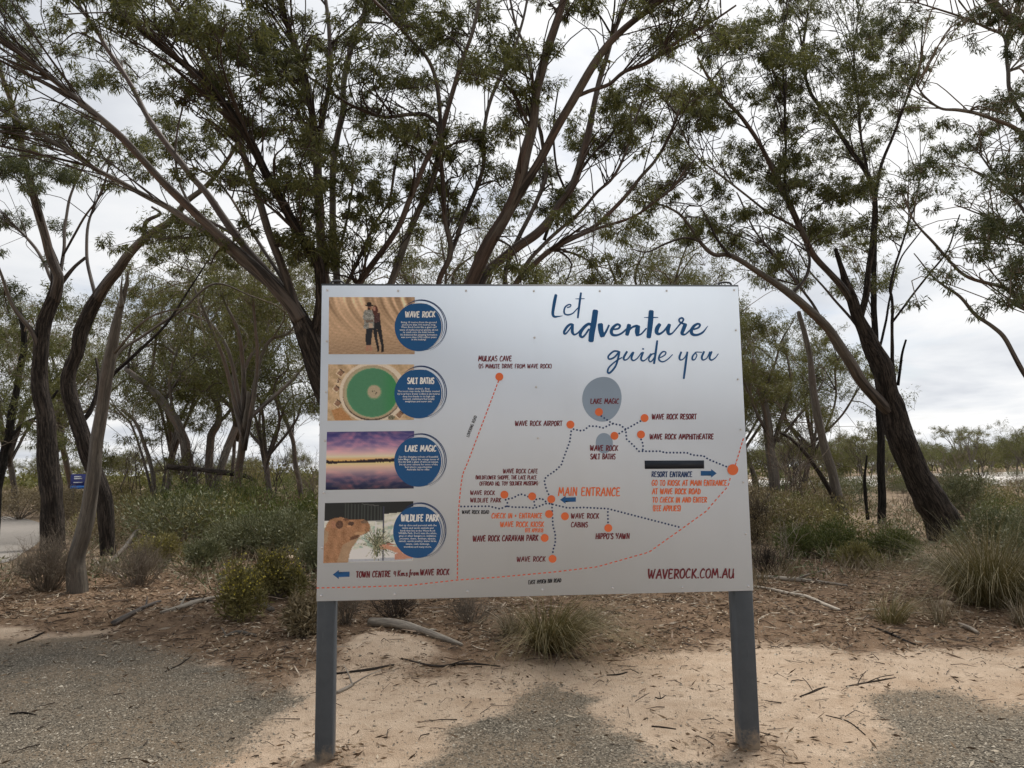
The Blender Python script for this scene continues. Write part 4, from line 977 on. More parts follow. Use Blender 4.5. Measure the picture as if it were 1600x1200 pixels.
L2.px([(150, 465), (135, 400), (140, 340), (165, 280), (175, 220)], [YM, YM + 1], [10, 8, 5, 3], from_=.5)
L2.px([(122, 665), (142, 640), (155, 600), (150, 560)], [YM, YM + .6], [14, 11, 7], bark='bark_dark', from_=.7)
L2.px([(235, 370), (280, 372), (330, 365), (400, 350)], [YM - 1, YM - 1.5], [7, 5, 3])
b = gbase(121, 930); YN = b[1]
L3 = Tree('dead_tree', 'bare grey leaning tree trunk with a snapped top, nearest on the left', b, bark='bark_dead', leafy=False)
L3.px([(123, 930), (119, 900), (121, 868), (131, 831), (142, 769), (148, 712), (152, 672), (162, 612), (175, 550), (187, 487), (196, 448), (199, 424)], YN, [42, 32, 28, 27, 26, 25, 24, 24, 23, 20, 13, 3], name='trunk', sides=16, rough=.12, ground=True, per=9)
L3.px([(190, 480), (188, 452), (190, 430)], [YN - .05, YN - .06], [14, 7, 2])
L3.px([(166, 600), (180, 582), (219, 547), (266, 500), (297, 450), (325, 406)], [YN, YN + 1], [10, 8, 6, 3], bark='bark_dark')
L3.px([(172, 570), (190, 546), (225, 522), (281, 487), (337, 444), (400, 465)], [YN, YN + 1.5], [9, 8, 6, 3])
L3.px([(176, 555), (215, 512), (250, 490), (300, 480)], [YN, YN - .6], [8, 6, 3])
b = gbase(-8, 845); YO = b[1]
L0 = Tree('charred_tree', 'thin blackened trunk leaning at the left edge of the view', b, bark='bark_char')
L0.px([(-12, 850), (2, 728), (12, 684), (22, 630), (30, 585), (38, 540), (30, 480)], YO, [24, 19, 16, 14, 12, 8], name='trunk', sides=10, rough=.1, ground=True, from_=.6)
L0.px([(14, 684), (40, 660), (62, 648), (90, 610)], YO, [10, 8, 6], from_=.4)
# -- trees further back on the left
def back_tree(label, base_px, trunk, w, limbs, leaf='gum_leaf_olive', bark='bark_grey', **kw):
    b_ = gbase(*base_px); Y_ = b_[1]
    t = Tree('gum_tree', label, b_, leaf=leaf, bark=bark, scale=1.3, **kw)
    t.px([base_px] + trunk, Y_, w, name='trunk', sides=10, rough=.08, ground=True, from_=.8)
    for L, dy, w_ in limbs: t.px(L, [Y_, Y_ + dy], w_, sides=6, from_=.35)
    return t
back_tree('leaning reddish gum tree standing behind the green bushes on the left', (305, 800), [(302, 762), (296, 730), (290, 706), (286, 684), (270, 648), (236, 609), (196, 576)], [22, 21, 21, 19, 17, 13, 9],
          [([(270, 650), (265, 590), (280, 540), (300, 490), (320, 440)], -1, [9, 7, 4]), ([(236, 609), (240, 560), (250, 500), (262, 440)], 1, [8, 6, 3]), ([(200, 578), (205, 540), (230, 490), (240, 430)], 0, [7, 5, 3]), ([(255, 630), (300, 560), (340, 520), (370, 470)], 2, [8, 6, 3])])
back_tree('gum tree with a forked trunk behind the fallen log on the left', (330, 795), [(328, 746), (329, 690), (342, 655), (338, 628), (312, 584)], [18, 17, 16, 14, 11, 8],
          [([(342, 660), (360, 640), (368, 600), (372, 540), (360, 480)], 1, [10, 8, 4]), ([(340, 640), (352, 580), (345, 520), (330, 440), (345, 390)], -1, [8, 6, 3]), ([(314, 586), (300, 540), (310, 470)], 1, [7, 5, 3]), ([(366, 610), (395, 560), (415, 500), (420, 440)], 0, [7, 5, 3]), ([(338, 628), (390, 600), (410, 560)], -1, [5, 4, 3])])
back_tree('slender pale gum with several thin stems left of the green bushes', (244, 800), [(238, 740), (228, 700), (212, 662), (190, 640)], [9, 8, 7, 5],
          [([(240, 780), (226, 725), (207, 668), (184, 640), (165, 610)], 0, [7, 6, 3]), ([(248, 790), (266, 705), (275, 660), (262, 600), (255, 560)], .6, [7, 5, 3]), ([(250, 790), (258, 740), (252, 690), (256, 640)], .3, [4, 3, 2])])
M4 = back_tree('thin sparse gum sapling close to the left edge of the sign', (474, 800), [(470, 775), (462, 720), (456, 683), (440, 640), (420, 592), (400, 540)], [11, 10, 9, 7, 5, 3],
          [([(457, 690), (459, 640), (452, 580), (446, 530)], .5, [6, 4, 2]), ([(440, 640), (430, 600), (428, 550)], -.5, [4, 3, 2])], bark='bark_grey')
back_tree('reddish thin-stemmed gum right of the forked tree on the left', (362, 790), [(363, 740), (367, 680), (362, 620), (368, 560)], [8, 7, 6, 4], [([(365, 700), (385, 640), (400, 600)], .4, [4, 3, 2])], bark='bark_red')
# -- right group
b = gbase(1478, 845); YT = b[1]
T1 = Tree('gum_tree', 'large gum tree with a thick furrowed trunk leaning left, right of the sign', b, leaf='gum_leaf')
T1.px([(1484, 852), (1474, 826), (1459, 797), (1431, 741), (1409, 684), (1391, 628), (1377, 570), (1354, 527), (1337, 490), (1325, 455), (1314, 418), (1305, 388)], YT, [78, 60, 54, 50, 48, 47, 43, 36, 30, 22, 12, 8], name='trunk', bark='bark_dark', sides=20, rough=.12, ground=True, leafy=False, per=10)
T1.px([(1398, 650), (1378, 632), (1354, 606), (1319, 554), (1290, 510), (1240, 463), (1194, 431), (1142, 400), (1115, 397), (1095, 380), (1075, 350), (1057, 332), (1020, 317), (980, 311)], [YT, YT - 2], [34, 29, 27, 24, 21, 17, 12, 9, 6, 3], bark='bark_grey', from_=.8)
T1.px([(1142, 401), (1121, 376), (1108, 350), (1094, 322)], [YT - 1.4, YT - 1.7], [8, 6, 3], bark='bark_grey', leafy=False)
T1.px([(1097, 378), (1070, 372), (1040, 381), (1012, 393), (985, 388)], [YT - 1.6, YT - 1.9], [7, 6, 3], bark='bark_grey', leafy=False)
T1.px([(1236, 460), (1258, 436), (1265, 405), (1258, 380)], [YT - .8, YT - .6], [11, 9, 6], bark='bark_grey', from_=.7)
T1.px([(1330, 470), (1312, 443), (1275, 404), (1258, 375), (1240, 338), (1215, 280), (1195, 240), (1160, 185), (1122, 145), (1090, 90)], [YT, YT - 1.5], [20, 17, 16, 14, 12, 9, 6], bark='bark_red')
T1.px([(1232, 320), (1226, 290), (1228, 225), (1226, 140), (1222, 70), (1230, 0)], [YT - .8, YT - .5], [8, 7, 6, 4], bark='bark_dark')
T1.px([(1342, 505), (1350, 470), (1362, 400), (1367, 330), (1356, 275), (1330, 235), (1300, 190), (1265, 140), (1255, 80), (1262, 20)], [YT, YT + 1.0], [18, 16, 14, 12, 9, 6], bark='bark_dark')
T1.px([(1366, 335), (1376, 262), (1400, 202), (1420, 142), (1438, 95), (1442, 40)], [YT + .4, YT - .2], [9, 8, 6, 3], bark='bark_dark')
T1.px([(1357, 278), (1346, 220), (1340, 150), (1334, 85), (1345, 10)], [YT + .5, YT + 1.2], [8, 6, 5, 3], bark='bark_dark')
T1.px([(1401, 640), (1395, 577), (1395, 475), (1392, 446), (1408, 385), (1430, 320), (1440, 265)], [YT, YT + 1], [10, 9, 7, 5, 3], bark='bark_dark', from_=.5)
T1.px([(1393, 505), (1440, 442), (1478, 395), (1500, 335)], [YT + .5, YT], [6, 5, 3], bark='bark_dark', from_=.55)
T1.px([(1360, 540), (1330, 500), (1290, 452), (1262, 420), (1240, 380)], [YT, YT + 1.2], [9, 7, 5, 3], from_=.6)
T1.px([(1403, 602), (1409, 560), (1416, 530)], YT, [8, 7, 5], bark='bark_char', leafy=False)
T1.px([(1250, 360), (1200, 330), (1160, 300), (1120, 270), (1085, 240), (1060, 200)], [YT - .5, YT - 1.5], [8, 6, 5, 3], bark='bark_grey')
T1.px([(1290, 510), (1255, 455), (1210, 400), (1180, 360), (1150, 300)], [YT, YT + 1], [8, 6, 4])
b = gbase(1378, 818)
T2 = Tree('charred_tree', 'straight black charred trunk just left of the thick leaning gum', b, bark='bark_char')
T2.px([(1378, 822), (1377, 740), (1375, 640), (1369, 560), (1366, 480), (1366, 400), (1368, 330)], b[1], [16, 15, 14, 13, 10, 7], name='trunk', sides=10, rough=.1, ground=True, from_=.6)
T2.px([(1370, 560), (1385, 500), (1396, 440), (1410, 400), (1440, 360)], [b[1], b[1] + 1], [7, 5, 3], from_=.6)
b = gbase(1355, 812)
T2b = Tree('tree_stump', 'thin dark broken stump left of the charred trunk', b, bark='bark_char', leafy=False)
T2b.px([(1356, 815), (1353, 770), (1352, 740), (1354, 712)], b[1], [8, 7, 6, 4], name='trunk', sides=7, rough=.12, ground=True)
b = gbase(1322, 812)
T3 = Tree('dead_tree', 'tall grey dead trunk with a broken top right of the sign', b, bark='bark_dead', leafy=False)
T3.px([(1323, 816), (1302, 746), (1285, 684), (1272, 620), (1266, 562), (1256, 515), (1249, 487)], b[1], [22, 19, 17, 16, 14, 11, 8], name='trunk', sides=12, rough=.1, ground=True)
T3.px([(1316, 812), (1296, 765), (1262, 712), (1235, 686), (1217, 676)], [b[1], b[1] - .4], [14, 12, 10, 7], bark='bark_dark')
b = gbase(1212, 786)
T4 = Tree('gum_tree', 'pale gum tree with rounded crown directly beside the right edge of the sign', b, leaf='gum_leaf_olive', bark='bark_grey', scale=1.4)
T4.px([(1213, 790), (1206, 720), (1200, 665), (1188, 610), (1176, 560)], b[1], [24, 21, 18, 13, 9], name='trunk', sides=10, rough=.08, ground=True, from_=.7)
for L, w in (([(1206, 700), (1224, 645), (1236, 600), (1228, 550)], [13, 9, 4]), ([(1203, 685), (1180, 640), (1165, 600), (1150, 560)], [10, 7, 4]), ([(1214, 690), (1240, 660), (1268, 625), (1290, 590)], [9, 6, 3]), ([(1190, 620), (1210, 570), (1222, 530), (1240, 500)], [8, 6, 3])):
    T4.px(L, [b[1], b[1] + R_.uniform(-1, 1)], w, sides=6, from_=.35)
b = gbase(1236, 785)
T5 = Tree('tree_stump', 'pale leaning stump at the foot of the tree beside the sign', b, bark='wood_grey', leafy=False)
T5.px([(1234, 788), (1240, 756), (1250, 732), (1258, 722)], b[1], [14, 12, 9, 6], name='trunk', sides=9, rough=.12, ground=True)
R2 = Tree('gum_tree', 'gum tree outside the right edge reaching branches into view', (8.6, 11.6, 0.0), leaf='gum_leaf_blue', bark='bark_grey')
YR = 11.6
def r2(L, Y, w, **kw): R2.px(L, Y, w, **kw)
r2([(1660, 900), (1668, 780), (1664, 650), (1655, 520), (1650, 400), (1640, 260)], YR, [60, 50, 46, 42, 36, 26], name='trunk', bark='bark_dark', sides=14, rough=.14, ground=True, from_=.85)
r2([(1662, 660), (1620, 610), (1600, 586), (1573, 533), (1550, 510), (1523, 490), (1500, 463), (1459, 434), (1428, 396)], YR, [16, 13, 11, 9, 6, 3], leafy=False)
r2([(1655, 540), (1600, 475), (1570, 449), (1515, 434), (1485, 411), (1456, 379), (1427, 344), (1415, 310)], [YR, YR - .6], [14, 11, 9, 7, 3], from_=.85)
r2([(1645, 300), (1600, 212), (1550, 185), (1500, 172), (1470, 168), (1445, 150), (1430, 128)], [YR, YR - .8], [16, 13, 11, 8, 4], from_=.45)
r2([(1640, 260), (1620, 90), (1600, 45), (1565, 18), (1535, -12), (1480, -80)], [YR, YR - 1.2], [34, 28, 24, 20, 12])
r2([(1625, 230), (1580, 150), (1574, 105), (1570, 60), (1545, 45), (1500, 25), (1420, 0)], [YR, YR + .6], [14, 11, 9, 6, 3], from_=.3)
r2([(1648, 420), (1600, 330), (1560, 280), (1530, 240), (1505, 215)], [YR, YR + .8], [12, 9, 6, 3], from_=.3)
r2([(1650, 440), (1610, 390), (1570, 350), (1520, 330), (1490, 320)], [YR, YR - .6], [10, 8, 5, 3], from_=.3)
r2([(1658, 560), (1620, 500), (1590, 480), (1560, 470)], [YR, YR + .3], [8, 6, 3], from_=.4)

# -- foliage: how thick the crowns are across the view, 50 px cells, 0..9
GRID = [
 [6,6,2,4,4,6,8,9,8,5,5,4,7,7,7,6,4,3,3,4,6,7,7,3,7,8,4,6,4,2,3,4], [5,6,3,5,7,6,6,9,9,5,5,4,6,7,6,5,4,3,3,6,7,7,8,6,7,7,5,7,6,1,4,5],
 [5,6,4,5,7,5,6,9,8,5,4,4,4,5,5,6,5,4,4,7,7,8,8,6,4,6,7,7,5,1,3,3], [5,6,6,6,4,6,6,8,7,6,5,4,5,5,6,6,5,4,4,6,7,7,5,2,4,6,6,7,4,0,2,4],
 [6,6,7,6,5,6,6,6,6,6,5,5,6,6,7,5,4,4,4,5,5,6,5,2,5,6,5,5,2,0,3,6], [6,5,4,4,3,5,5,5,5,5,5,5,6,5,5,5,4,3,3,3,5,6,5,4,6,6,6,6,4,2,5,6],
 [5,3,3,3,1,4,4,5,4,4,5,4,5,6,5,4,4,4,3,1,3,6,6,6,6,7,6,7,5,1,5,7], [4,2,1,1,2,5,6,6,4,5,5,4,3,4,3,3,3,4,3,0,0,4,4,6,5,5,5,3,1,0,4,6],
 [0,0,1,2,4,7,7,7,6,5,5,4,3,3,2,1,2,4,3,0,0,0,1,3,2,1,1,0,0,0,0,1], [4,3,3,4,6,7,7,7,5,2,0,0,0,0,0,0,0,0,0,0,0,0,0,4,5,3,0,0,0,0,0,2],
 [5,6,4,3,6,8,8,8,6,0,0,0,0,0,0,0,0,0,0,0,0,0,0,6,6,4,0,0,0,0,0,0], [5,5,4,3,6,7,7,6,3,1,0,0,0,0,0,0,0,0,0,0,0,0,0,5,5,4,1,0,0,0,0,0],
 [5,4,3,2,5,5,5,5,2,1,0,0,0,0,0,0,0,0,0,0,0,0,0,5,4,3,1,0,0,0,0,0], [4,3,2,1,2,2,1,1,0,1,0,0,0,0,0,0,0,0,0,0,0,0,0,3,2,1,0,0,0,0,0,0]]
SP, SR, SI, SK = [], [], [], []
for li_, l in enumerate(LIMBS):
    SP.append(l['pts']); SR.append(l['rad']); SI.append(np.full(len(l['pts']), li_)); SK.append(np.arange(len(l['pts'])))
SP = np.concatenate(SP); SR = np.concatenate(SR); SI = np.concatenate(SI); SK = np.concatenate(SK)
SX = proj(SP)
STREE = np.array([id(l['tree']) for l in LIMBS])[SI]
cells = [(cx * 50 + 25, cy * 50 + 25, d) for cy, row in enumerate(GRID) for cx, d in enumerate(row)]
cells += [(cx * 50 + 25, -25 - 50 * j, (5, 5, 4, 3, 2)[j]) for j in range(5) for cx in range(-3, 36)] + [(x, cy * 50 + 25, 5) for x in (-25, -75, -125, 1625, 1675, 1725) for cy in range(0, 8)]
acc_ = 0.0
R_.shuffle(cells)
for cx, cy, dn in cells:
    cx, cy, dn = float(cx), float(cy), float(dn)
    acc_ += (dn / 6.0) ** 1.2 * 0.80
    while acc_ >= 1 or (acc_ > .5 and dn >= 8 and R_.random() < .5):
        acc_ -= 1
        # a pad of foliage: several tufts in a shallow dome on one branch system
        q0 = np.array([cx, cy]) + R_.uniform(-30, 30, 2)
        dd = np.linalg.norm(SX - q0, axis=1) + np.where(SX[:, 1] < q0[1] - 25, 30, 0)
        ok = np.where(dd < 115)[0]
        if not len(ok):
            ok = np.argsort(dd)[:4]
            if dd[ok[0]] > 260: continue
        w = np.exp(-(dd[ok] / 48) ** 2) + 1e-9
        j = R_.choice(ok, p=w / w.sum())
        t = LIMBS[SI[j]]['tree']
        Yd = SP[j][1]; sc_ = Yd / FPX
        Y0 = Yd + R_.normal() * 0.4 * (1 + Yd / 20)
        same = np.where(STREE == id(t))[0]
        c0 = P(q0[0], q0[1] + 20, max(Y0, 5.5))
        low = np.maximum(SP[same][:, 2] - c0[2] + 0.3, 0) * 1.2
        dj = np.linalg.norm(SP[same] - c0, axis=1) + low
        jj = same[np.argmin(dj + R_.uniform(0, .3, len(dj)))]
        lim = LIMBS[SI[jj]]; kk = min(SK[jj], len(lim['pts']) - 2)
        tang = nrm(lim['pts'][kk + 1] - lim['pts'][kk])
        # stem of the pad
        st = smooth_line(np.array([SP[jj], (SP[jj] + c0) / 2 + tang * np.linalg.norm(c0 - SP[jj]) * .2 + R_.normal(size=3) * .04, c0]), 4)
        V, Q, T_, A_ = tube(st, np.linspace(min(SR[jj] * .65, .02 * t.scale), .007 * t.scale, len(st)), 5)
        t.tw.add(V - t.base, Q, T_, A_)
        wd = R_.uniform(26, 50); ns = int(R_.integers(5, 9)); den = R_.uniform(.5, 1.5)
        for _ in range(ns):
            dx = R_.normal() * wd; dz = R_.normal() * wd
            dyp = -14 + ((dx / wd) ** 2 + (dz / wd) ** 2) * 9 + R_.normal() * 9
            c = P(q0[0] + dx, q0[1] + dyp, max(Y0 + dz * sc_, 5.0))
            Rr = R_.uniform(15, 31) * sc_
            leafL = 0.094 * (Yd / 9.5) ** 0.5
            nl = int(den * R_.uniform(.7, 1.3) * 205 * (Rr / (25 * sc_)) ** 2 * (Yd / 9.5) ** 0.8)
            if R_.random() < .45: t.clump(c, Rr, nl, leafL, (c0, .012 * t.scale, nrm(c - SP[jj])))
            else:
                k2 = int(np.clip(kk + R_.integers(-9, 5), 0, len(lim['pts']) - 2)); q2 = lim['pts'][k2]
                if q2[2] > c[2]: q2 = lim['pts'][max(0, k2 - 8)]
                t.clump(c, Rr, nl, leafL, (q2, .017 * t.scale, nrm(lim['pts'][k2 + 1] - q2 + np.array([0, 0, .01]))))
for t in {id(l['tree']): l['tree'] for l in LIMBS}.values(): t.finish()
for t in (L3, T2b, T3, T5): t.finish()

# ------------------------------------------------------------------ generic trees: far gums and gums added behind the viewer for shade
def copy_thing(src, loc, rz, sc_, label=None, group=None):
    r = src.copy(); COL.objects.link(r)
    r.location = loc; r.rotation_euler = (0, 0, rz); r.scale = (sc_,) * 3
    if label: r['label'] = label
    if group: r['group'] = group
    for ch in src.children:
        c = ch.copy(); COL.objects.link(c); c.parent = r
        for g_ in ch.children:
            d = g_.copy(); COL.objects.link(d); d.parent = c
    return r
def gen_tree(h, spread, nlimb, leaf, bark, leafL, nleaf, flat=False, seed=1, per_limb=7, Rc=.6):
    rg = np.random.default_rng(seed)
    t = Tree('gum_tree', 'x', (0, 0, 0), leaf=leaf, bark=bark, leafy=False, scale=1.6)
    lean = rg.normal(size=2) * .05 * h
    fork = h * rg.uniform(.22, .4)
    t.wood(np.array([(0, 0, -.1), (lean[0] * .4, lean[1] * .4, fork * .5), (lean[0], lean[1], fork), (lean[0] * 1.3, lean[1] * 1.3, fork * 1.35)]), np.array([.02, .015, .0125, .006]) * h, name='trunk', sides=9, rough=.1)
    for i in range(nlimb):
        a = 6.283 * (i + rg.uniform(-.3, .3)) / nlimb
        R1 = spread * rg.uniform(.45, 1); z1 = h * (rg.uniform(.86, 1) if flat else rg.uniform(.62, 1))
        e = np.array([lean[0] + R1 * math.cos(a), lean[1] + R1 * math.sin(a), z1])
        s0 = np.array([lean[0], lean[1], fork * rg.uniform(.75, 1.1)])
        m1 = s0 + (e - s0) * .4 + np.array([0, 0, h * .06]) + rg.normal(size=3) * h * .025
        m2 = s0 + (e - s0) * .75 + np.array([0, 0, h * .05]) + rg.normal(size=3) * h * .03
        p, r = t.wood(np.array([s0, m1, m2, e]), np.array([.0095, .007, .005, .0025]) * h, sides=6)
        for j in range(per_limb):
            k0 = rg.integers(int(len(p) * .45), len(p))
            c = p[k0] + rg.normal(size=3) * np.array([.12, .12, .03 if flat else .09]) * h + np.array([0, 0, h * (.03 if flat else .02)])
            t.clump(c, Rc * rg.uniform(.7, 1.3), nleaf, leafL, (p[k0], r[k0], nrm(p[min(k0 + 1, len(p) - 1)] - p[max(k0 - 1, 0)])))
    t.finish()
    return t.root
protoA = gen_tree(8.5, 3.6, 8, 'gum_leaf_olive', 'bark_grey', .15, 420, seed=3, Rc=.85)
protoB = gen_tree(7.0, 3.2, 7, 'gum_leaf', 'bark_red', .15, 400, seed=5, Rc=.9)
protoF = gen_tree(6.0, 3.0, 9, 'gum_leaf_olive', 'bark_dead', .22, 130, True, seed=8, per_limb=4, Rc=.55)
protoG = gen_tree(6.5, 2.4, 7, 'gum_leaf_olive', 'bark_dead', .22, 110, True, seed=12, per_limb=3, Rc=.5)
protoC = gen_tree(4.6, 2.6, 8, 'gum_leaf_olive', 'bark_dead', .2, 150, seed=21, per_limb=6, Rc=.75)
protoD = gen_tree(4.0, 2.9, 8, 'gum_leaf', 'bark_dead', .2, 150, seed=23, per_limb=6, Rc=.8)
used = set()
def plant(proto, x, y, rz, s_, label, group=None):
    if proto.name not in used:
        used.add(proto.name)
        proto.location = (x, y, gz1(x, y)); proto.rotation_euler = (0, 0, rz); proto.scale = (s_,) * 3
        proto['label'] = label
        if group: proto['group'] = group
        return proto
    return copy_thing(proto, (x, y, gz1(x, y)), rz, s_, label, group)
def atpx(px, Y): return P(px, 700, Y)[0]
for i, (px, Y, pr, s_, lb) in enumerate(((970, 40, protoA, 1.55, 'dense rounded gum crown showing above the sign right of its middle'), (1045, 44, protoB, 1.75, 'olive gum crown above the sign below the words at upper right'), (1120, 42, protoA, 1.48, 'gum crown above the right end of the sign'),
        (1180, 47, protoB, 1.5, 'gum crown just past the right top corner of the sign'), (30, 36, protoB, 1.28, 'olive gum crown low at the left edge behind the dark trunk'), (330, 30, protoA, 1.28, 'dense gum crown behind the forked tree left of the sign'), (265, 36, protoB, 1.35, 'gum crown behind the snapped grey trunk'), (120, 42, protoA, 1.25, 'pale gum crown seen between the left trunks'),
        (620, 26, protoA, 1.15, 'gum tree hidden low behind the sign with its crown between the stems'), (760, 30, protoB, 1.4, 'background gum crown above the middle of the sign'), (425, 27, protoB, 1.05, 'background gum crown left of the sign near the thin sapling'), (370, 25, protoA, 1.0, 'dense gum crown left of the sign above the dome-shaped bush'), (1250, 38, protoB, 1.2, 'gum crown behind the tall grey dead trunk'))):
    plant(pr, atpx(px, Y), Y, i * 1.7, s_, lb)
# horizon trees to the right and left, flat-topped
for i in range(130):
    right = i < 92
    px = 1190 + 510 * (i * .618 % 1) + R_.uniform(-8, 8) if right else R_.uniform(-60, 480)
    Y = 92 + 70 * R_.random() if right else R_.uniform(95, 300)
    flat = i % 5 == 0
    pr = (protoF, protoG)[i % 2] if flat else (protoC, protoD)[i % 2]
    plant(pr, atpx(px, Y), Y, R_.uniform(0, 6.28), R_.uniform(.7, 1.35) * (1.0 if not flat else .9),
          ('flat-topped gum with bare stems on the skyline beyond the salt flat' if flat else 'low rounded gum in the belt beyond the salt flat') if right else ('distant flat-topped gum on the left skyline' if flat else 'distant low rounded gum on the left skyline'),
          ('flat-topped ' if flat else 'rounded ') + ('skyline gums right' if right else 'skyline gums left'))
# unseen gums added behind the viewer to keep sky light off the sign
for i, (x, y, pr, s_) in enumerate(((-5.5, -10.0, protoA, 1.1), (5.0, -11.0, protoB, 1.2), (-.3, -14.5, protoA, 1.2), (8.0, -4.0, protoA, 1.3), (-9.0, -4.0, protoB, 1.5), (1.5, -12, protoB, 1.8), (6.0, -12, protoA, 1.2), (-7, -12, protoB, 1.3), (13, -10, protoB, 1.2), (-15, -10, protoA, 1.1))):
    plant(pr, x, y, i * 2.1, s_, 'unseen gum tree added behind the viewpoint to shade the sign', 'added shade gums behind the viewpoint')

# ------------------------------------------------------------------ shrubs
def shrub_mesh(name, h, r, leaf, nleaf, leafL, seed, stems=9, flowers=0, upright=.5, lobes=13, wood='twig', density=1.0):
    """Empty with stems and foliage, base at the origin"""
    rg = np.random.default_rng(seed)
    root = empty(name)
    lob = []
    for i in range(lobes):
        a = 6.283 * i / lobes * 2.4 + rg.uniform(-.3, .3); q = math.sqrt(rg.uniform(.02, .75))
        lob.append((np.array([r * q * math.cos(a), r * q * math.sin(a), h * (.70 - .52 * q * q) * rg.uniform(.6, 1.12)]), rg.uniform(.32, .5)))
    st = Acc()
    for c, k_ in lob:
        for j in range(max(1, stems // 4)):
            e = c + rg.normal(size=3) * np.array([r, r, h]) * .16
            V, Q, T, A_ = tube(smooth_line(np.array([rg.normal(size=3) * .03 * r, e * np.array([.45, .45, .5]) + rg.normal(size=3) * .07 * r, e]), 4), np.linspace(.012, .004, 9) * max(.5, h), 4, cap=False)
            st.add(V, Q, T, A_)
    so = st.obj('stems', M[wood], root); tag(so, kind='stuff')
    i = rg.integers(0, len(lob), nleaf)
    cc = np.array([c for c, _ in lob])[i]; kk = np.array([k_ for _, k_ in lob])[i][:, None]
    d = nrm(rg.normal(size=(nleaf, 3)))
    C = cc + d * kk * np.array([r, r, h * .72]) * (rg.uniform(.3, 1.05, (nleaf, 1)) ** .5 + .35 * rg.random((nleaf, 1)) ** 6)
    C = C * (1 + .18 * vnoise(C * (2.2 / max(r, .3)), seed, 2))[:, None]
    C[:, 2] = np.maximum(C[:, 2], rg.uniform(.02, .1, nleaf) * h)
    D = d * .8 + rg.normal(size=(nleaf, 3)) * .5 + np.array([0, 0, upright])
    V, Q = leaves(C, D, leafL * rg.uniform(.6, 1.3, nleaf), leafL * rg.uniform(.16, .3, nleaf), rng=rg)
    tag(obj_np('foliage', V, Q, M[leaf], root), kind='stuff')
    if flowers:
        top = C[:, 2] > h * .45
        idx = rg.choice(np.where(top)[0], flowers)
        V, Q = leaves(C[idx] + d[idx] * .03, rg.normal(size=(flowers, 3)) + np.array([0, 0, .5]), .022, .02, rng=rg)
        tag(obj_np('flowers', V, Q, M['petal'], root), kind='stuff')
    return root
def twig_bush(name, h, r, seed, mat='twig', n=60, depth=3):
    """dry leafless shrub of forking twigs"""
    rg = np.random.default_rng(seed)
    root = empty(name); a = Acc()
    def grow(p, d, L, rad, lev):
        e = p + d * L; m_ = (p + e) / 2 + rg.normal(size=3) * L * .1
        V, Q, T, A_ = tube(np.array([p, m_, e]), np.array([rad, rad * .8, rad * .55]), 3, cap=False)
        a.add(V, Q, T, A_)
        if lev:
            for _ in range(rg.integers(2, 4)):
                grow(p + (e - p) * rg.uniform(.5, 1), nrm(d + rg.normal(size=3) * .5 + np.array([0, 0, .1])), L * rg.uniform(.5, .8), rad * .6, lev - 1)
    for i in range(n):
        an = rg.uniform(0, 6.28); q = rg.uniform(0, 1)
        d = nrm(np.array([math.cos(an) * q * r / h, math.sin(an) * q * r / h, 1.0]))
        grow(np.array([math.cos(an), math.sin(an), 0]) * q * r * .25, d, h * rg.uniform(.4, .62), .007 * max(h, .6), depth)
    tag(a.obj('twigs', M[mat], root), kind='stuff')
    return root
def tussock(name, h, r, n, seed, mat='grass_blade', wid=.006):
    rg = np.random.default_rng(seed)
    root = empty(name)
    a = rg.uniform(0, 6.28, n); q = rg.uniform(0, 1, n) ** .7
    b = np.c_[np.cos(a), np.sin(a), np.zeros(n)] * (q * r * .28)[:, None]
    L = h * rg.uniform(.7, 1.3, n); out = (.25 + q * .85 + rg.normal(size=n) * .18) * r
    a2 = a + rg.normal(size=n) * .4
    dx = np.c_[np.cos(a2), np.sin(a2), np.zeros(n)]
    seg = 6; t = np.linspace(0, 1, seg)
    droop = rg.uniform(.35, 1.15, n) * (.45 + .75 * q)
    pts = b[:, None] + dx[:, None] * (out[:, None] * t ** 1.25)[..., None] + np.array([0, 0, 1.0]) * (L[:, None] * (t - droop[:, None] * .85 * t ** 2.3))[..., None]
    lop = rg.normal(size=2) * .22 * r
    pts[..., :2] += lop * (t ** 1.5)[None, :, None]
    brk_ = rg.random(n) < .16
    pts[brk_, 3:, 2] = pts[brk_, 3:, 2] * .45
    pts = pts + rg.normal(size=(n, 1, 3)) * .02 * h + rg.normal(size=pts.shape) * .012 * h * t[None, :, None]
    pts[..., 2] = np.maximum(pts[..., 2], .004)
    side = np.stack([-np.sin(a2 + rg.normal(size=n) * .8), np.cos(a2 + rg.normal(size=n) * .8), np.zeros(n)], -1)[:, None] * (wid * (1 - t * .85))[None, :, None] * rg.uniform(.6, 1.2, (n, 1, 1))
    V = np.stack([pts - side / 2, pts + side / 2], 2).reshape(n, seg * 2, 3)
    base = np.array([(2 * k_, 2 * k_ + 1, 2 * k_ + 3, 2 * k_ + 2) for k_ in range(seg - 1)])
    Q = (np.arange(n)[:, None, None] * seg * 2 + base[None]).reshape(-1, 4)
    tag(obj_np('blades', V.reshape(-1, 3), Q, M[mat], root), kind='stuff')
    return root
def put(root, px, py, label, cat='shrub', rz=0.0, Y=None, group=None):
    b_ = gbase(px, py) if Y is None else (atpx(px, Y), Y, gz1(atpx(px, Y), Y))
    root.location = b_; root.rotation_euler = (0, 0, rz)
    return tag(root, label, cat, group)
def size(px, py, hpx, wpx):
    Y = G(px, py)[1]; return hpx * Y / FPX, wpx * Y / FPX
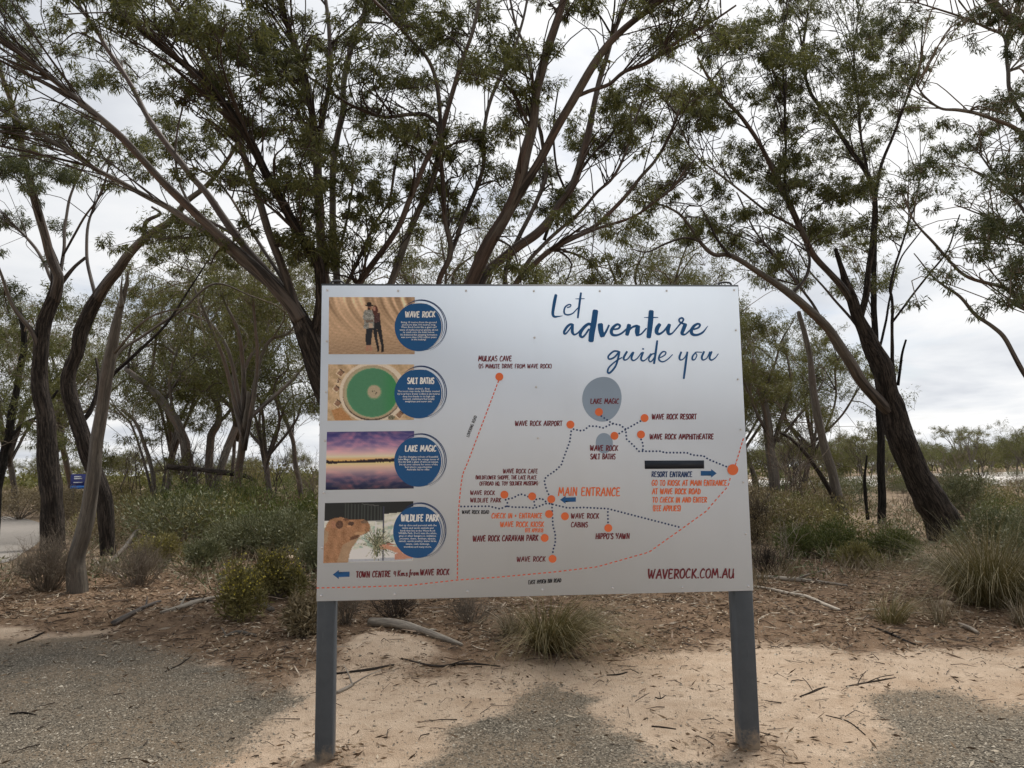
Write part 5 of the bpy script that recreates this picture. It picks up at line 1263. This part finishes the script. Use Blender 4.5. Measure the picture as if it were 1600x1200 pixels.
SH_ = [  # base px, height px, half width px, foliage, leaves, label, flowers
 (290, 838, 92, 58, 'shrub_green', 5200, 'dark green rounded shrub left of the sign under the leaning tree', 0), (372, 822, 78, 62, 'shrub_green', 4600, 'bright green shrub in front of the dome-shaped bush', 0),
 (432, 872, 84, 68, 'shrub_grey', 5200, 'broad grey-green shrub close to the left edge of the sign', 0), (482, 852, 76, 46, 'shrub_green', 3600, 'green shrub touching the left edge of the sign', 0),
 (372, 868, 62, 52, 'shrub_grey', 3600, 'low grey-green shrub between the dark shrub and the yellow-flowered ones', 0), (245, 886, 52, 36, 'shrub_olive', 2600, 'yellow-green shrub behind the fallen branches on the left', 120), (318, 900, 48, 36, 'shrub_grey', 2600, 'small round grey-green shrub behind the yellow-flowered shrub', 0),
 (372, 980, 92, 32, 'shrub_olive', 1900, 'wispy yellow-flowered shrub nearest the leaf litter on the left', 520), (432, 948, 74, 38, 'shrub_olive', 2400, 'bushy yellow-flowered shrub close to the left post', 560), (478, 1000, 60, 36, 'shrub_brown', 1800, 'low dry dark shrub beside the left post', 0),
 (216, 812, 55, 26, 'shrub_olive', 1800, 'small olive shrub between the left trunks and the green shrubs', 0), (452, 782, 44, 42, 'shrub_green', 2200, 'green shrub at the foot of the thin sapling', 0), (395, 775, 66, 40, 'shrub_olive', 4200, 'dome-shaped olive bush standing on the skyline left of the sign', 0), (420, 788, 36, 48, 'shrub_green', 2000, 'low green shrub in front of the dome-shaped bush', 0),
 (330, 776, 36, 40, 'shrub_olive', 1700, 'olive shrub around the foot of the forked gum', 0), (500, 900, 66, 34, 'shrub_grey', 2200, 'grey-green shrub half hidden by the lower left of the sign', 0),
 (1285, 872, 62, 56, 'shrub_green', 5200, 'rounded dark green shrub right of the sign', 0), (1392, 874, 50, 38, 'shrub_green', 3400, 'small green shrub below the charred trunk', 0), (1340, 892, 36, 30, 'shrub_olive', 1700, 'low olive tuft between the two green shrubs on the right', 0),
 (1240, 832, 58, 52, 'shrub_brown', 3000, 'orange-brown dry shrub beside the right edge of the sign', 0), (1302, 812, 50, 40, 'shrub_brown', 2200, 'purplish brown shrub at the foot of the dead trunk', 0), (1512, 808, 74, 46, 'shrub_grey', 4200, 'dark grey-green shrub right of the leaning gum', 0),
 (1556, 800, 46, 38, 'shrub_olive', 2400, 'olive shrub near the right edge', 0), (1572, 862, 70, 66, 'shrub_grey', 5000, 'wide grey-green shrub above the big grass tussock', 0), (1412, 770, 36, 30, 'shrub_green', 1700, 'small bush behind the leaning gum near the salt flat', 0), (1180, 850, 52, 34, 'shrub_brown', 1800, 'dry brown shrub half hidden by the right edge of the sign', 0), (1625, 880, 70, 60, 'shrub_grey', 3000, 'grey-green shrub cut by the right edge of the view', 0),
 (30, 812, 58, 62, 'shrub_brown', 3400, 'dry brown shrub beyond the road at far left', 0), (110, 806, 50, 46, 'shrub_brown', 2600, 'dry brown shrub under the blue sign', 0), (188, 806, 66, 40, 'shrub_olive', 2800, 'olive shrub behind the snapped grey trunk', 0)]
for i, (px, py, hp, wp, lf, nl, lb, fl) in enumerate(SH_):
    h, r = size(px, py, hp, wp)
    put(shrub_mesh('shrub', h, r, lf, int(nl * 2.0), .062 * max(1, (h / .7)) ** .5, 100 + i, flowers=fl, upright=.7 if lf != 'shrub_brown' else .3), px, py, lb, rz=i)
for i, (px, py, hp, wp, lb, n, mt) in enumerate(((72, 928, 80, 66, 'dry grey twiggy bush around the foot of the left trunks', 120, 'twig'), (215, 922, 64, 70, 'low dry twiggy bush right of the snapped trunk', 90, 'twig'), (1200, 905, 44, 48, 'dark dry twig mound by the right edge of the sign', 55, 'twig_dark'), (1186, 850, 90, 26, 'upright dark bare shrub beside the right edge of the sign', 26, 'twig_dark'),
        (620, 975, 46, 66, 'dark tangle of dry twigs under the left half of the sign', 60, 'twig_dark'), (735, 985, 40, 60, 'dry brown tangle of twigs under the middle of the sign', 50, 'twig'), (540, 985, 60, 40, 'dry twig clump right behind the left post', 36, 'twig'), (1418, 800, 44, 26, 'small bare shrub in front of the salt flat', 14, 'twig'))):
    h, r = size(px, py, hp, wp)
    put(twig_bush('dry_bush', h, r, 300 + i, mt, n, 3 if n > 30 else 2), px, py, lb, 'bush')
h, r = size(1232, 890, 82, 30)
put(twig_bush('dead_shrub', h, r, 351, 'twig_pale', 5, 2), 1232, 890, 'bare bleached dead shrub between the sign and the dark green shrub', 'dead shrub')
for i, (px, py, hp, wp, n, lb, mt) in enumerate(((862, 1022, 112, 112, 1100, 'arching grass tussock under the middle of the sign', 'grass_blade'), (1556, 952, 160, 165, 2100, 'big arching grass tussock at the right edge', 'grass_blade'), (1396, 985, 72, 66, 230, 'sparse yellowish grass tuft right of the right post', 'grass_blade'), (1470, 985, 84, 40, 90, 'thin tall grass tuft left of the big tussock', 'grass_dry'),
        (1500, 900, 60, 60, 260, 'dry grass clump behind the big tussock', 'grass_dry'), (920, 985, 40, 50, 120, 'low dry grass right of the tussock under the sign', 'grass_dry'), (800, 1005, 60, 50, 200, 'dry grass clump left of the tussock under the sign', 'grass_dry'), (1600, 985, 60, 50, 160, 'dry grass at the right edge of the view', 'grass_dry'), (40, 905, 30, 50, 160, 'dry grass beside the road', 'grass_dry'))):
    h, r = size(px, py, hp, wp)
    put(tussock('grass_tussock', h, r, n, 400 + i, mt, .0065), px, py, lb, 'grass')
# scrub on the plain: shared shapes, smaller and smaller with distance
protos = [shrub_mesh('scrub_bush', 1.1, .95, lf, 2600, .095, 500 + i, stems=6) for i, lf in enumerate(('shrub_grey', 'shrub_olive', 'shrub_brown', 'shrub_green', 'shrub_brown'))]
SKIND = ('grey-green', 'olive', 'dry brown', 'dark green', 'fine brown')
def scrub_tag(o, k_, px, Y):
    where = 'behind the left trunks' if px < 300 else 'just left of the sign' if px < 800 else 'just right of the sign' if px < 1330 else 'beyond the leaning gum on the right'
    dist = 'near' if Y < 32 else 'middle-distance' if Y < 60 else 'far'
    return tag(o, '%s %s scrub bush %s' % (dist, SKIND[k_], where), 'bush', '%s %s scrub %s' % (dist, SKIND[k_], where))
first = [True] * 5
npl = 0
while npl < 230:
    px = R_.uniform(-80, 1680)
    if 470 < px < 1150 and R_.random() < .6: continue
    Y = 16 + 104 * R_.random() ** 2.0
    x = atpx(px, Y)
    pt = np.array([[x, Y]])
    if sdist(pt, ROAD)[0] > -.8 or (sdist(pt, SALT)[0] > 0 and R_.random() < .85): continue
    if px > 1190 and Y < 40 and (1370 < px < 1520 or R_.random() < .72): continue
    if px < 110 and Y < 31: continue
    if 190 < px < 800 and Y < 34 and R_.random() < .55: continue
    k_ = int(R_.integers(0, 5)); s_ = R_.uniform(.55, 1.25)
    if px < 230: k_ = (1, 2, 4, 2, 4)[k_]
    if first[k_]:
        first[k_] = False; o = protos[k_]; o.location = (x, Y, gz1(x, Y)); o.scale = (s_,) * 3
    else: o = copy_thing(protos[k_], (x, Y, gz1(x, Y)), R_.uniform(0, 6.28), s_)
    scrub_tag(o, k_, px, Y)
    npl += 1
# far scrub reads as one mass
n = 76000
blob = R_.integers(0, 1400, n)
bY = 95 + 800 * R_.random(1400) ** 2.2; bX = bY * R_.uniform(-.95, .95, 1400); bR = .5 + 2.4 * R_.random(1400) ** 2.2 * (1 + bY / 400)
keep = ~(sdist(np.c_[bX, bY], SALT) > -2)
d = nrm(R_.normal(size=(n, 3))); d[:, 2] = np.abs(d[:, 2])
C = np.c_[bX[blob], bY[blob], gz(np.c_[bX, bY])[blob] + .1] + d * (bR[blob] * R_.uniform(.75, 1, n))[:, None] * np.array([1.5, 1.5, .95])
C = C[keep[blob]]; db = d[keep[blob]]
V, Q = leaves(C, db + R_.normal(size=db.shape) * .6, .40 * (1 + C[:, 1] / 260), .22 * (1 + C[:, 1] / 260))
tag(obj_np('far_scrub', V, Q, M['gum_leaf_olive']), 'distant belt of low olive scrub along the horizon', 'scrub', kind='stuff')
# bleached dead stems standing on the salt flat
dead = twig_bush('dead_shrub', 1.5, .3, 77, 'twig_pale', 3, 1)
for i in range(26):
    px = R_.uniform(1240, 1640); Y = R_.uniform(38, 75); x = atpx(px, Y)
    lbl = 'pale dead stems standing on the salt flat'
    if i == 0: dead.location = (x, Y, gz1(x, Y)); tag(dead, lbl, 'dead shrub', 'dead stems on the salt flat')
    else: copy_thing(dead, (x, Y, gz1(x, Y)), R_.uniform(0, 6.28), R_.uniform(.6, 1.4))

# thin bare saplings between the bushes
sapl = [twig_bush('bare_sapling', hh, .5, 610 + i, 'twig_dark' if i % 2 else 'twig', 3, 3) for i, hh in enumerate((2.6, 3.4))]
for i in range(22):
    left = i < 13
    px = R_.uniform(190, 500) if left else R_.uniform(1190, 1600); Y = R_.uniform(17, 34); x = atpx(px, Y)
    o = sapl[i % 2]
    if i > 1: o = copy_thing(o, (0, 0, 0), R_.uniform(0, 6.28), R_.uniform(.7, 1.25))
    o.location = (x, Y, gz1(x, Y))
    tag(o, '%s bare sapling among the bushes %s the sign' % ('dark' if i % 2 else 'grey', 'left of' if left else 'right of'), 'sapling', '%s bare saplings %s' % ('dark' if i % 2 else 'grey', 'left' if left else 'right'))
# dry undergrowth: straw, dead stems and low leaves grown together
n = 9000
p = np.c_[R_.uniform(-1, 1, n), R_.uniform(0, 1, n)]
p[:, 1] = 9.2 + 22 * p[:, 1] ** 1.3; p[:, 0] *= p[:, 1] * .78
k_ = (vnoise(p * .33, 81, 3) + .25 > R_.uniform(-.5, 1.0, n)) & (sdist(p, ROAD) < -.5) & (p[:, 1] > 9.8 + 1.6 * vnoise(p * .3, 82, 2))
p = p[k_]; n = len(p)
for nm, mt, per, hh, lab, catn, ww in (('dry_undergrowth', 'grass_dry', 13, .22, 'straw-coloured dead grass and stems tangled between the shrubs', 'undergrowth', .007), ('low_groundcover', 'shrub_grey', 26, .0, 'low grey-green leaves creeping between the shrubs', 'groundcover', .02)):
    sel = R_.random(n) < (.34 if hh else .13)
    b = np.repeat(p[sel], per, 0); m_ = len(b)
    b = b + R_.normal(size=b.shape) * (.09 if hh else .16)
    z = gz(b)
    if hh:
        d_ = np.c_[R_.normal(size=(m_, 2)) * .55, np.full(m_, .8)]
        V, Q = leaves(np.c_[b, z], d_, R_.uniform(.12, hh + .12, m_) * (1 + b[:, 1] / 40), ww * (1 + b[:, 1] / 14), .45)
    else:
        V, Q = leaves(np.c_[b, z + R_.uniform(.0, .2, m_)], R_.normal(size=(m_, 3)) + np.array([0, 0, .6]), R_.uniform(.04, .09, m_) * (1 + b[:, 1] / 30), ww * (1 + b[:, 1] / 30), .3)
    tag(obj_np(nm, V, Q, M[mt]), lab, catn, kind='stuff')

# ------------------------------------------------------------------ logs and branches on the ground
def log(name, L, w, label, mat='wood_grey', lift=None, cat='branch', Y=None, side=None):
    pts = []
    for i, (a, b_) in enumerate(L):
        if Y is None: p = G(a, b_); z = gz1(p[0], p[1])
        else: p = P(a, b_, Y); z = p[2]
        rr = np.interp(i / (len(L) - 1), np.linspace(0, 1, len(w)), w) * p[1] / FPX / 2 * (.62 if mat == 'bark_dark' and Y is None else 1)
        pts.append((p[0], p[1], (z + rr * .7 + (lift[i] if lift else 0)) if Y is None else z, rr))
    pts = np.array(pts)
    base = np.array([pts[:, 0].mean(), pts[:, 1].mean(), 0.0])
    q = smooth_line(pts, 7)
    sd_ = int(abs(L[0][0])) % 91
    V, Q, T, A_ = tube(q[:, :3], q[:, 3], 9, .22, sd_)
    a = Acc(); a.add(V - base, Q, T, A_)
    if side:
        for t_, ang, ln_ in side:
            k0 = int(t_ * (len(q) - 1)); d_ = nrm(q[min(k0 + 1, len(q) - 1), :3] - q[k0 - 1, :3])
            d2 = nrm(np.array([d_[0] * math.cos(ang) - d_[1] * math.sin(ang), d_[0] * math.sin(ang) + d_[1] * math.cos(ang), .25]))
            V, Q, T, A_ = tube(smooth_line(np.array([q[k0, :3], q[k0, :3] + d2 * ln_ * .5 + np.array([0, 0, .01]), q[k0, :3] + d2 * ln_]), 3), np.linspace(q[k0, 3] * .6, .003, 7), 6, .15, sd_ + 3)
            a.add(V - base, Q, T, A_)
    o = a.obj(name, M[mat], None, True, True); o.location = base
    return tag(o, label, cat)
log('fallen_log', [(578, 985), (620, 992), (665, 1007), (722, 1022)], [12, 15, 12, 5], 'weathered grey split log on the sand mound below the sign', side=[(.7, .5, .12)])
log('fallen_branch', [(627, 1042), (680, 1046), (730, 1042), (782, 1046)], [3, 6, 6, 3], 'dark stick at the sand edge below the log', 'bark_dark', side=[(.5, -.5, .2)])
log('fallen_branch', [(526, 1058), (570, 1052), (616, 1048)], [5, 7, 4], 'short dark stick right of the left post', 'bark_dark')
log('fallen_branch', [(526, 1090), (545, 1080), (552, 1074)], [5, 5, 4], 'short grey stick beside the left post', 'wood_grey', side=[(.8, -.8, .25), (.9, .5, .3)])
log('fallen_branch', [(1180, 925), (1205, 932), (1235, 941), (1262, 946), (1290, 958), (1312, 965)], [4, 5, 6, 5, 4], 'white bleached branch lying right of the sign', 'wood_white', side=[(.4, .7, .15)])
log('fallen_branch', [(1182, 913), (1225, 917), (1265, 919), (1325, 928)], [6, 7, 6, 3], 'long grey branch behind the white one', side=[(.5, .35, .5)])
log('fallen_branch', [(176, 982), (205, 972), (235, 960), (250, 952)], [9, 8, 6, 4], 'reddish bark log on the left leaf litter', 'bark_red', side=[(.6, .4, .3)])
log('fallen_branch', [(250, 972), (285, 965), (310, 955), (350, 944)], [5, 8, 8, 6], 'pale branch crossing the pile left of the sign', 'wood_grey', side=[(.3, .6, .4)])
log('fallen_branch', [(280, 950), (315, 950), (352, 958)], [6, 7, 5], 'dark branch in the pile left of the sign', 'bark_dark', side=[(.5, -.6, .4)])
log('fallen_log', [(390, 946), (408, 956), (425, 966)], [8, 9, 8], 'short grey log at the foot of the yellow-flowered shrubs', 'bark_dead')
log('fallen_branch', [(350, 1002), (372, 998), (400, 1003)], [4, 7, 5], 'curled bark piece in front of the yellow-flowered shrubs', 'bark_dead', side=[(.1, 1.2, .2)])
log('fallen_branch', [(145, 888), (165, 896), (190, 912)], [7, 6, 4], 'grey stick leaning by the snapped trunk', 'wood_grey', [.1, .05, 0])
log('fallen_branch', [(170, 885), (195, 868), (215, 850), (238, 826), (262, 828)], [7, 6, 5, 3], 'curved bare branch arching over the track on the left', 'bark_dead', [0, .15, .3, .35, .1], side=[(.6, .7, .5)])
log('fallen_branch', [(28, 1003), (48, 997), (70, 989)], [4, 5, 3], 'dark stick on the gravel at far left', 'bark_dark')
log('fallen_branch', [(85, 972), (108, 970), (70, 976)][:2] + [(140, 964)], [4, 4, 2], 'thin dark stick in the litter at far left', 'bark_dark')
log('fallen_branch', [(258, 1052), (280, 1040), (300, 1026)], [3, 4, 2], 'thin stick at the gravel edge on the left', 'bark_dark')
log('fallen_branch', [(15, 1117), (38, 1115), (58, 1116)], [4, 5, 2], 'dark stick on the gravel in the left foreground', 'bark_dark')
log('fallen_branch', [(948, 1052), (965, 1050), (980, 1046)], [3, 4, 3], 'short dark stick on the sand below the sign', 'bark_dark')
log('fallen_branch', [(1018, 1134), (1035, 1135), (1056, 1138)], [4, 4, 3], 'dark twig on the sand left of the right post', 'bark_dark')
log('fallen_branch', [(1024, 1088), (1032, 1090), (1040, 1085)], [3, 3, 2], 'forked twig on the sand below the sign', 'bark_dark', side=[(.5, 1.0, .08)])
log('fallen_branch', [(1360, 992), (1388, 1000), (1420, 1010), (1440, 1014)], [4, 6, 5, 3], 'dark branch at the litter edge right of the sign', 'bark_dark', side=[(.4, -.4, .25)])
log('fallen_log', [(1500, 986), (1514, 992), (1528, 998)], [6, 7, 5], 'short pale chunk of wood below the big tussock', 'wood_grey')
log('fallen_branch', [(1250, 1092), (1268, 1086), (1288, 1078)], [3, 4, 3], 'thin forked twig on the sand right of the right post', 'bark_dark', side=[(.6, .9, .18), (.4, -.5, .15)])
log('fallen_branch', [(1290, 1118), (1325, 1128), (1352, 1148)], [2, 3, 3], 'long thin twig on the sand at right', 'bark_dark')
log('fallen_branch', [(1322, 1076), (1355, 1070), (1400, 1062)], [3, 4, 2], 'dark twig pile on the sand right of the post', 'bark_dark', side=[(.3, .4, .2), (.5, -.4, .2)])
log('fallen_log', [(262, 730), (300, 733), (340, 737), (380, 743), (400, 752)], [7, 9, 8, 7, 5], 'dark fallen trunk propped across the bushes left of the sign', 'bark_dark', Y=27.0, cat='log')
# two stones
for px, py, r, lb in ((1478, 956, .06, 'tan stone beside the big grass tussock'), (455, 884, .09, 'pale stone behind the yellow-flowered shrubs')):
    p = gbase(px, py)
    u = R_.normal(size=(60, 3)); u = nrm(u)
    import bmesh
    bm = bmesh.new(); bmesh.ops.create_icosphere(bm, subdivisions=2, radius=r)
    for v in bm.verts: v.co = Vector(np.array(v.co) * (1 + .28 * vnoise(np.array(v.co) * 6 + px, 5, 2)) * np.array([1.1, .9, .75]))
    me = bpy.data.meshes.new('stone'); bm.to_mesh(me); bm.free(); me.materials.append(M['stone'] if 'stone' in M else M.setdefault('stone', plain('stone', (.42, .33, .24), .9, .2, .3, 12)))
    o = link(bpy.data.objects.new('stone', me)); o.location = (p[0], p[1], p[2] + r * .35); tag(o, lb, 'stone')

# ------------------------------------------------------------------ small blue roadside sign at far left
Yb = 31.0
bs = empty('roadside_sign', (atpx(113, Yb), Yb, 0.0), .12)
tag(bs, 'small dark blue roadside sign partly hidden behind the left trunks', 'sign')
zt = P(113, 741, Yb)[2]; zb = P(113, 764, Yb)[2]
M['sign_blue'] = plain('sign_blue', (.018, .028, .16), .5, .4); M['sign_light'] = plain('sign_light', (.03, .16, .5), .5, .4); M['sign_white'] = plain('sign_white', (.75, .77, .8), .5, .3)
V, Q = box(0, 1.0, 0, .02, zb, zt); bp_ = obj_np('panel', V, Q, M['sign_blue'], bs)
V, Q = box(0, 1.0, -.006, -.002, zb, zb + .13); obj_np('stripe', V, Q, M['sign_light'], bp_)
for x0, x1, z in ((.14, .42, .50), (.14, .46, .42), (.12, .48, .27)):
    V, Q = box(x0, x1, -.006, -.002, zb + z - .02, zb + z + (.03 if z > .3 else .015)); obj_np('text_line', V, Q, M['sign_white'], bp_)
for x in (.12, .88):
    V, Q, T, A_ = tube(np.array([(x, .045, -.2), (x, .045, zt - .02)]), .025, 8); a = Acc(); a.add(V, Q, T); a.obj('post', M['steel'], bs)

# ------------------------------------------------------------------ leaf litter, gravel, twigs: too many to count
def scatter(n, xr, yr, fn):
    p = np.c_[R_.uniform(*xr, n), R_.uniform(*yr, n)]
    gr_, li_, _ = zones(p)
    return p[R_.random(n) < fn(p, gr_, li_)]
p = scatter(230000, (-9, 9.5), (3.6, 15), lambda p, g_, l_: np.clip(l_ * .85 + .05, 0, 1) * np.clip(1.25 - p[:, 1] / 16, .2, 1) * np.clip(.75 + .8 * vnoise(p * .8, 71, 3), .15, 1))
n = len(p)
C = np.c_[p, gz(p) + R_.uniform(.002, .022, n)]
D = np.c_[R_.normal(size=(n, 2)), R_.normal(size=n) * .22]
V, Q = leaves(C, D, R_.uniform(.03, .09, n), R_.uniform(.007, .016, n), .3)
tag(obj_np('leaf_litter', V, Q, M['litter']), 'dry brown gum leaves and bark scattered over the ground behind the sign', 'leaf litter', kind='stuff')
p = scatter(8000, (-9, 9.5), (3.6, 14), lambda p, g_, l_: np.clip(l_ * .8 + .22 * (1 - g_ * .6), 0, 1))
a = Acc()
for x, y in p:
    L_ = R_.uniform(.05, .28) * R_.uniform(.4, 1); an = R_.uniform(0, 6.28); z = gz1(x, y) + .006
    d_ = np.array([math.cos(an), math.sin(an), R_.normal() * .08])
    m_ = R_.normal(size=3) * L_ * .1; m_[2] = abs(m_[2])
    V, Q, T, A_ = tube(np.array([[x, y, z], np.array([x, y, z]) + d_ * L_ * .5 + m_, np.array([x, y, z]) + d_ * L_]), np.array([.0035, .003, .0015]) * R_.uniform(.5, 1.4), 3, cap=False)
    a.add(V, Q, T, A_)
tag(a.obj('twig_litter', M['twig_dark']), 'small dark twigs strewn over sand and litter', 'twigs', kind='stuff')
p = scatter(3200, (-8, 9), (5.2, 12), lambda p, g_, l_: l_ * .8)
n = len(p); C = np.c_[p, gz(p) + .012]
V, Q = leaves(C, np.c_[R_.normal(size=(n, 2)), R_.normal(size=n) * .12], R_.uniform(.10, .32, n), R_.uniform(.010, .024, n), .35)
M['bark_strip'] = leaf_mat('bark_strip', [(0.2, (.13, .095, .07)), (.5, (.26, .19, .14)), (.85, (.5, .43, .34))], 0, .85, 1.0)
tag(obj_np('bark_litter', V, Q, M['bark_strip']), 'shed strips of bark lying in the litter', 'bark strips', kind='stuff')
p = scatter(240000, (-4.6, 4.8), (3.3, 7.2), lambda p, g_, l_: np.clip((g_ - .25) * 1.1, .0, 1) * (1 - l_ * .7) * .42 + .03)
n = len(p)
o6 = np.array([(1, 0, 0), (-1, 0, 0), (0, 1, 0), (0, -1, 0), (0, 0, 1), (0, 0, -1.0)])
r = R_.uniform(.0028, .0085, (n, 1, 1)) * (1 + (R_.random((n, 1, 1)) < .02) * .9)
V = np.c_[p, gz(p) + .002][:, None] + o6[None] * r * R_.uniform(.6, 1.25, (n, 6, 1)) * np.array([1, 1, .75]) + R_.normal(size=(n, 6, 3)) * r * .18
f8 = np.array([(0, 2, 4), (2, 1, 4), (1, 3, 4), (3, 0, 4)])
T = (np.arange(n)[:, None, None] * 6 + f8[None]).reshape(-1, 3)
M['pebble'] = leaf_mat('pebble', [(.12, (.06, .052, .041)), (.45, (.14, .122, .096)), (.68, (.26, .225, .175)), (.85, (.52, .46, .37))], 0, .85, 2.0)
tag(obj_np('gravel', V.reshape(-1, 3), T, M['pebble']), 'fine grey gravel in three patches across the foreground', 'gravel', kind='stuff')
